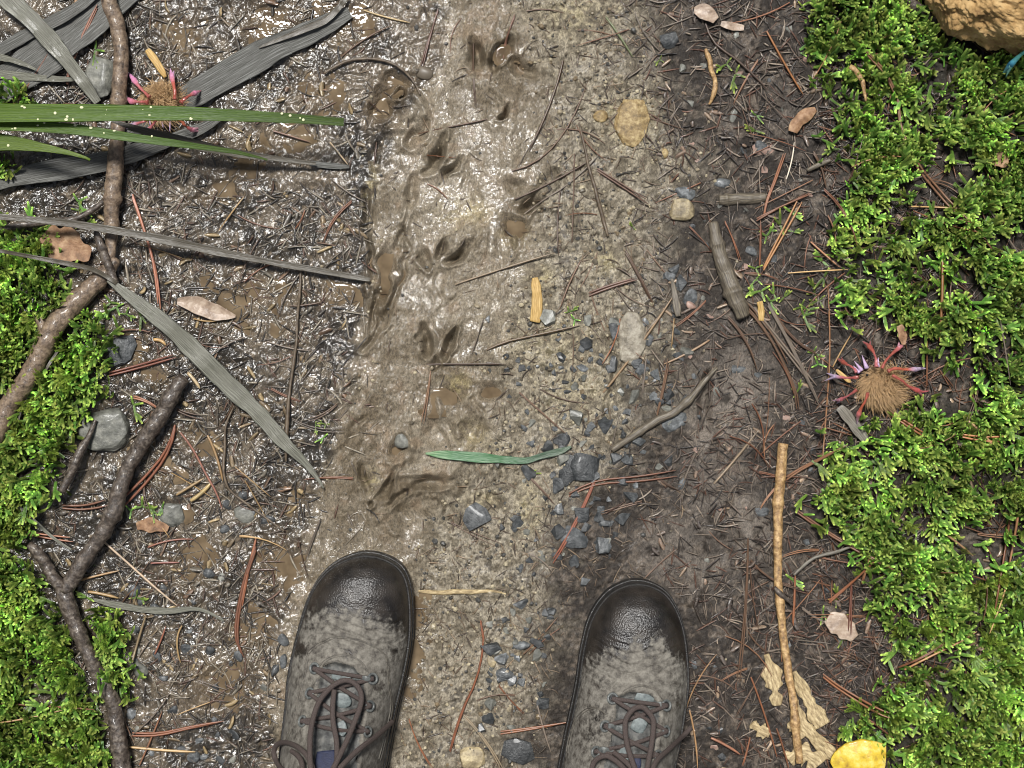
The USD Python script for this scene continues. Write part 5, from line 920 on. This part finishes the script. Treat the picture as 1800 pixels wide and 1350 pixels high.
def boot(label, toe, table, mudline, throat, seams, eyes, bars, laces, patches, wetspots, seed):
    KZ = (CAM_Z-.035)/CAM_Z*PX; px0, py0 = toe
    tb = np.array(table, float); s_ = np.sqrt(np.maximum(tb[:, 0]-py0, 0)); L = tb[-1, 0]-py0
    fl, fr = Akima1DInterpolator(s_, tb[:, 1]), Akima1DInterpolator(s_, tb[:, 2])
    N, K = 270, 150; u = np.linspace(0, 1, N); t = L*(.35*u+.65*u**2.0); t[0] = .02
    xl, xr = fl(np.sqrt(t)), fr(np.sqrt(t)); xc, w = (xl+xr)/2, np.maximum((xr-xl)/2, .3)
    h = np.interp(t, [0, 3, 8, 18, 35, 65, 105, 150, 200, 250, 300, 345, 420, 500, 540, L], [.020, .030, .039, .047, .054, .060, .0625, .066, .074, .086, .101, .117, .128, .118, .095, .06])
    h = gaussian_filter(h, 2.0, mode='nearest'); ex = np.interp(t, [0, 60, 150, 250, 350, L], [2.3, 2.4, 2.25, 1.85, 1.7, 1.9]); zb = .016
    th = np.linspace(0, np.pi, K); c, s = np.cos(th), np.sin(th)
    xx = xc[:, None]-w[:, None]*np.sign(c)[None]*np.abs(c)[None]**(2/ex[:, None]); zz = zb+(h[:, None]-zb)*np.abs(s)[None]**(2/ex[:, None])
    yy = np.repeat((py0+t)[:, None], K, 1)
    # flex creases across the toes and general dents
    cr = np.exp(-((t-130)/34)**2)[:, None]*sstep(.25, .7, zz/h[:, None])
    wob = t[:, None]*.40+6*np.sin((xx-xc[:, None])/34.0+seed)+6*fbm2(xx/30, yy/30, 2, seed)
    zz = zz+cr*(.0006*np.sin(wob)+.0004*np.sin(wob*1.9+1))+.0018*(fbm2(xx/36, yy/36, 2, seed+4)-.5)*(zz > .03)
    v = np.stack([(xx-900)*KZ, (675-yy)*KZ, zz], -1).reshape(-1, 3)
    i = (np.arange(N-1)[:, None]*K+np.arange(K-1)[None]).ravel(); f = np.vstack([np.stack([i, i+K, i+K+1], 1), np.stack([i, i+K+1, i+1], 1)])
    tm = trimesh.Trimesh(v, f, process=False)
    if tm.face_normals[:, 2].mean() < 0: f = f[:, ::-1]; tm = trimesh.Trimesh(v, f, process=False)
    nrm = np.array(tm.vertex_normals)
    prj = lambda q: np.stack([900+q[:, 0]*1800*CAM_Z/(CAM_Z-q[:, 2]), 675-q[:, 1]*1800*CAM_Z/(CAM_Z-q[:, 2])], 1)
    pp = prj(v)
    im = Image.new('L', (1800, 1800)); ImageDraw.Draw(im).polygon([tuple(p) for p in throat], fill=255)
    ms = map_coordinates(gaussian_filter(np.asarray(im, np.float32)/255, 2.2), [pp[:, 1], pp[:, 0]], order=1, mode='nearest')
    lip = map_coordinates(gaussian_filter(np.asarray(im, np.float32)/255, 7), [pp[:, 1], pp[:, 0]], order=1, mode='nearest')
    v = v-nrm*(.0052*ms)[:, None]+nrm*(.0022*np.clip(lip*2, 0, 1)*(1-ms))[:, None]
    ml = np.interp(pp[:, 0], [p[0] for p in mudline], [p[1] for p in mudline])
    mudf = np.clip((pp[:, 1]-ml)/46, -1.4, .55)-.75*(1-sstep(.022, .042, v[:, 2]))
    for wx_, wy_, wr, wa in wetspots: mudf = mudf-wa*np.exp(-((pp[:, 0]-wx_)**2+(pp[:, 1]-wy_)**2)/wr**2)
    base = np.array([(px0-20-900)*KZ, (675-py0-260)*KZ, 0.0])
    T = thing('hiking_boot', label, 'boot', base)
    fm = ms[f].mean(1) > .5
    obj('upper', (v, f[~fm]), 'boot_leather', T, attrs={'mudf': mudf})
    uq, inv = np.unique(f[fm], return_inverse=True); vt = v[uq]
    vt = vt+np.array(tm.vertex_normals)[uq]*((fbm2(pp[uq, 0]/16, pp[uq, 1]/11, 2, seed+8)-.5)*.004)[:, None]
    obj('tongue', (vt, inv.reshape(-1, 3)), 'tongue_cloth', T)
    top = nrm[:, 2] > .12; S = LinearNDInterpolator(pp[top], np.hstack([v, nrm])[top])
    def surf(q, off=0.0):
        r6 = S(np.asarray(q, float)[:, :2]); bad = np.isnan(r6[:, 0])
        if bad.any():
            from scipy.spatial import cKDTree
            _, k_ = cKDTree(pp[top]).query(np.asarray(q, float)[bad, :2]); r6[bad] = np.hstack([v, nrm])[top][k_]
        return r6[:, :3]+r6[:, 3:]*np.reshape(off, (-1, 1) if np.ndim(off) else (1, 1)), r6[:, 3:]
    # sole, welt and rand follow the outline
    o = np.vstack([np.stack([xl, py0+t], 1), np.stack([xr, py0+t], 1)[::-1]])
    from shapely.geometry import Polygon
    def ring(d, z, n=220):
        p = Polygon(o).buffer(0).buffer(d, join_style=1).simplify(.3); e = p.exterior
        q = np.array([e.interpolate(a_*e.length).coords[0] for a_ in np.linspace(0, 1, n, endpoint=False)])
        k = np.argmin(q[:, 1]); q = np.roll(q, -k, 0)
        return np.stack([(q[:, 0]-900)*KZ, (675-q[:, 1])*KZ, np.full(n, z)], 1)
    def stack(rings, captop=False):
        n = len(rings[0]); vv = np.vstack(rings); a_ = np.arange(n); b_ = (a_+1) % n; F_ = []
        for k in range(len(rings)-1): F_ += [np.stack([k*n+a_, k*n+b_, (k+1)*n+b_], 1), np.stack([k*n+a_, (k+1)*n+b_, (k+1)*n+a_], 1)]
        if captop: vv = np.vstack([vv, rings[-1].mean(0)]); F_.append(np.stack([(len(rings)-1)*n+a_, (len(rings)-1)*n+b_, np.full(n, len(vv)-1)], 1))
        return vv, np.vstack(F_)
    obj('sole', stack([ring(3.5, -.006), ring(5.0, .004), ring(5.4, .0105), ring(5.0, .0135), ring(4.0, .0150), ring(.5, .0152)], True), 'rubber', T, smooth=50)
    obj('rand', stack([ring(2.6, .0148), ring(2.4, .022), ring(1.8, .027), ring(.4, .0285), ring(-2.5, .0283)]), 'rubber', T, smooth=50)
    # ankle shaft, behind the lower edge of the picture
    ci = np.interp(440, t, xc); cc_ = np.array([(ci-900)*KZ, (675-py0-452)*KZ, 0]); a_ = np.linspace(0, 2*np.pi, 80, endpoint=False)
    el = lambda z, rx_, ry_, dy=0: np.stack([cc_[0]+np.cos(a_)*rx_, cc_[1]+dy+np.sin(a_)*ry_, np.full(80, z)], 1)
    vv, ff = stack([el(.05, .043, .058), el(.09, .041, .056, .002), el(.13, .040, .052, .003), el(.16, .043, .052), el(.178, .043, .052), el(.184, .038, .047), el(.178, .033, .042), el(.13, .032, .042), el(.10, .030, .04)], True)
    obj('shaft', (vv, ff), 'boot_leather', T, attrs={'mudf': np.full(len(vv), .1)})
    for q in seams:
        for off in (0, 4.5):
            C_, nn_ = surf(spline([(a+off*.6, b+off*.6) for a, b in q], 60), .0003)
            ok = ~np.isnan(C_[:, 0]); vv, ff, _ = loft(gaussian_filter(C_, (1, 0)), .0011, .0011, 6); obj('seam', (vv, ff), 'seam_thread', T)
    E = []
    for q in eyes:
        C_, nn_ = surf([q], .0012); nz = nn_[0]/np.linalg.norm(nn_[0]); R = trimesh.geometry.align_vectors([0, 0, 1], nz)[:3, :3]
        vv, ff = torus(.0045, .0013); ring_ = obj('eyelet', (vv@R.T+C_[0], ff), 'eyelet_metal', T)
        d = trimesh.creation.cylinder(.0038, .0012, sections=16); obj('hole', (d.vertices@R.T+C_[0]-nz*.0006, d.faces), 'rubber', ring_, smooth=False)
        E.append(C_[0]+nz*.0016)
    for pts, w_ in bars:
        C_, _ = surf(spline(pts, 12), .0022); vv, ff, _ = loft(C_, w_*PX, .0022, 10, flat=.6); obj('lace_bar', (vv, ff), 'eyelet_metal', T)
    h_ = len(E)//2
    def cord(C_, w_=.0054, name='lace'):
        vv, ff, uv = loft(C_, w_, w_*.8, 10); ang = np.arctan2(uv[:, 0], 1); obj(name, (vv, ff), 'lace_cord', T, uv=np.stack([uv[:, 0]+uv[:, 1], uv[:, 1]-uv[:, 0]], 1))
    for a, b in [(E[0], E[h_]), (E[0], E[h_+1]), (E[h_], E[1]), (E[1], E[h_+2]), (E[h_+1], E[2]), (E[2], E[h_+2])]:
        m1 = (a+b)/2; q = prj(np.array([m1]))[0]; zc = surf([q], 0.0)[0][0]
        up = max(zc[2]+.0042, m1[2]-.004)
        cord(spline(np.array([a, a*.7+m1*.3+[0, 0, .3*(up-m1[2])+.001], [m1[0], m1[1], up], b*.7+m1*.3+[0, 0, .3*(up-m1[2])+.001], b]), 26), .0040)
    for q in laces:
        q = np.asarray(q, float); qq = spline(q, 70); C_, _ = surf(qq[:, :2], 0.0)
        zs = gaussian_filter(C_[:, 2], 5, mode='nearest')+.004+qq[:, 2]
        cord(np.array([P(x, y, z) for (x, y), z in zip(qq[:, :2], zs)]), .0050, 'lace_loop')
    for pts, w_, mt_, nm_ in patches:
        C_, _ = surf(spline(pts, 12), .0022); W = wprof(w_, 12); vv, ff, _ = loft(C_, W, .002, 10, flat=.7); obj(nm_, (vv, ff), mt_, T)
boot('muddy dark leather hiking boot, left one, with a shiny wet toe', (640, 978), [(978,640,640),(984,612,672),(994,590,692),(1010,570,707),(1035,551,716),(1070,535,720),(1110,523,720),(1150,513,716),(1200,503,706),(1250,499,694),(1300,493,684),(1350,487,675),(1400,478,664),(1450,474,654),(1500,476,644),(1525,490,630),(1536,520,600),(1538,560,560)],
    [(520,1078),(560,1078),(600,1072),(640,1082),(680,1096),(722,1112)], [(566,1172),(588,1163),(622,1172),(640,1196),(640,1240),(634,1290),(626,1362),(545,1362),(549,1290),(556,1230)],
    [[(540,1148),(562,1129),(599,1118),(643,1129),(674,1148),(680,1167)],[(562,1172),(578,1156),(602,1150),(628,1158),(643,1178)],[(540,1148),(534,1185),(523,1229),(515,1266),(501,1303)],[(680,1167),(683,1210),(687,1235),(677,1288),(665,1335)]],
    [(554,1175),(546,1219),(533,1268),(654,1193),(648,1241),(644,1286)], [([(566,1176),(585,1184),(600,1190)],9),([(622,1190),(636,1192),(648,1194)],9)],
    [[(548,1362,.016),(545,1300,.014),(556,1245,.010),(580,1210,.009),(612,1196,.010),(632,1212,.010),(626,1262,.010),(606,1310,.012),(580,1362,.014)],[(588,1212,.007),(585,1262,.006),(592,1308,.006),(590,1362,.008)],[(552,1362,.010),(534,1322,.014),(510,1307,.012),(486,1310,.008),(484,1334,.008),(502,1358,.008)],[(596,1352,.014),(630,1318,.012),(664,1292,.008),(690,1268,.004)],[(530,1362,.012),(528,1335,.010),(512,1320,.010)]],
    [([(590,1225),(604,1231),(618,1236)],[18,26,10],'pale_patch','tongue_patch'),([(582,1188),(600,1190),(616,1194)],[8,12,8],'pale_patch','tongue_patch'),([(572,1318),(572,1335),(570,1352)],[30,34,30],'navy_cloth','tongue_patch'),([(598,1268),(602,1280),(600,1292)],[14,18,10],'pale_patch','tongue_patch')],
    [(527,1140,16,1.0),(560,1200,10,.5),(545,1105,14,.3),(690,1145,14,.5),(610,1150,18,.35),(668,1215,16,.35)], 3)
boot('muddy dark leather hiking boot, right one, with duller scuffed toe', (1121, 1028), [(1028,1121,1121),(1034,1095,1150),(1044,1076,1168),(1060,1060,1182),(1085,1044,1195),(1120,1032,1205),(1160,1024,1210),(1205,1018,1212),(1250,1009,1207),(1300,998,1199),(1350,988,1189),(1400,980,1178),(1450,976,1168),(1500,978,1156),(1550,990,1142),(1575,1008,1126),(1585,1036,1100),(1587,1068,1068)],
    [(1026,1160),(1060,1152),(1095,1146),(1115,1124),(1135,1136),(1160,1116),(1180,1150),(1212,1160)], [(1084,1226),(1108,1216),(1148,1222),(1160,1246),(1154,1300),(1142,1366),(1056,1366),(1070,1310),(1082,1262)],
    [[(1095,1216),(1110,1207),(1130,1204),(1150,1212),(1160,1226)],[(1064,1254),(1039,1243),(1020,1254),(1007,1276),(996,1322)],[(1206,1199),(1204,1240),(1201,1281),(1187,1336)]],
    [(1078,1228),(1065,1277),(1049,1322),(1170,1240),(1169,1285),(1154,1328)], [([(1082,1230),(1094,1234),(1104,1237)],10),([(1072,1278),(1084,1279),(1094,1280)],11),([(1160,1238),(1150,1238),(1140,1240)],9),([(1056,1320),(1068,1320),(1078,1322)],11)],
    [[(1121,1362,.012),(1106,1322,.013),(1099,1272,.010),(1112,1248,.009),(1134,1246,.009),(1149,1272,.010),(1143,1322,.012),(1135,1362,.012)],[(1215,1279,.002),(1188,1306,.007),(1158,1333,.010),(1144,1362,.012)],[(1040,1362,.008),(1050,1334,.009),(1070,1330,.009),(1092,1346,.009),(1104,1362,.009)],[(1078,1322,.004),(1096,1336,.006),(1112,1352,.008),(1118,1362,.008)]],
    [([(1112,1268),(1124,1274),(1136,1280)],[20,26,20],'pale_patch','tongue_patch'),([(1088,1318),(1098,1326),(1104,1334)],[18,24,14],'pale_patch','tongue_patch'),([(1118,1222),(1134,1228),(1150,1234)],[14,20,12],'pale_patch','tongue_patch'),([(1118,1352),(1120,1340),(1121,1330)],[14,18,14],'navy_cloth','tongue_patch')],
    [(1050,1260,24,.5),(1190,1130,14,.5),(1060,1200,18,.35),(1035,1300,24,.4),(1195,1230,18,.3)], 5)
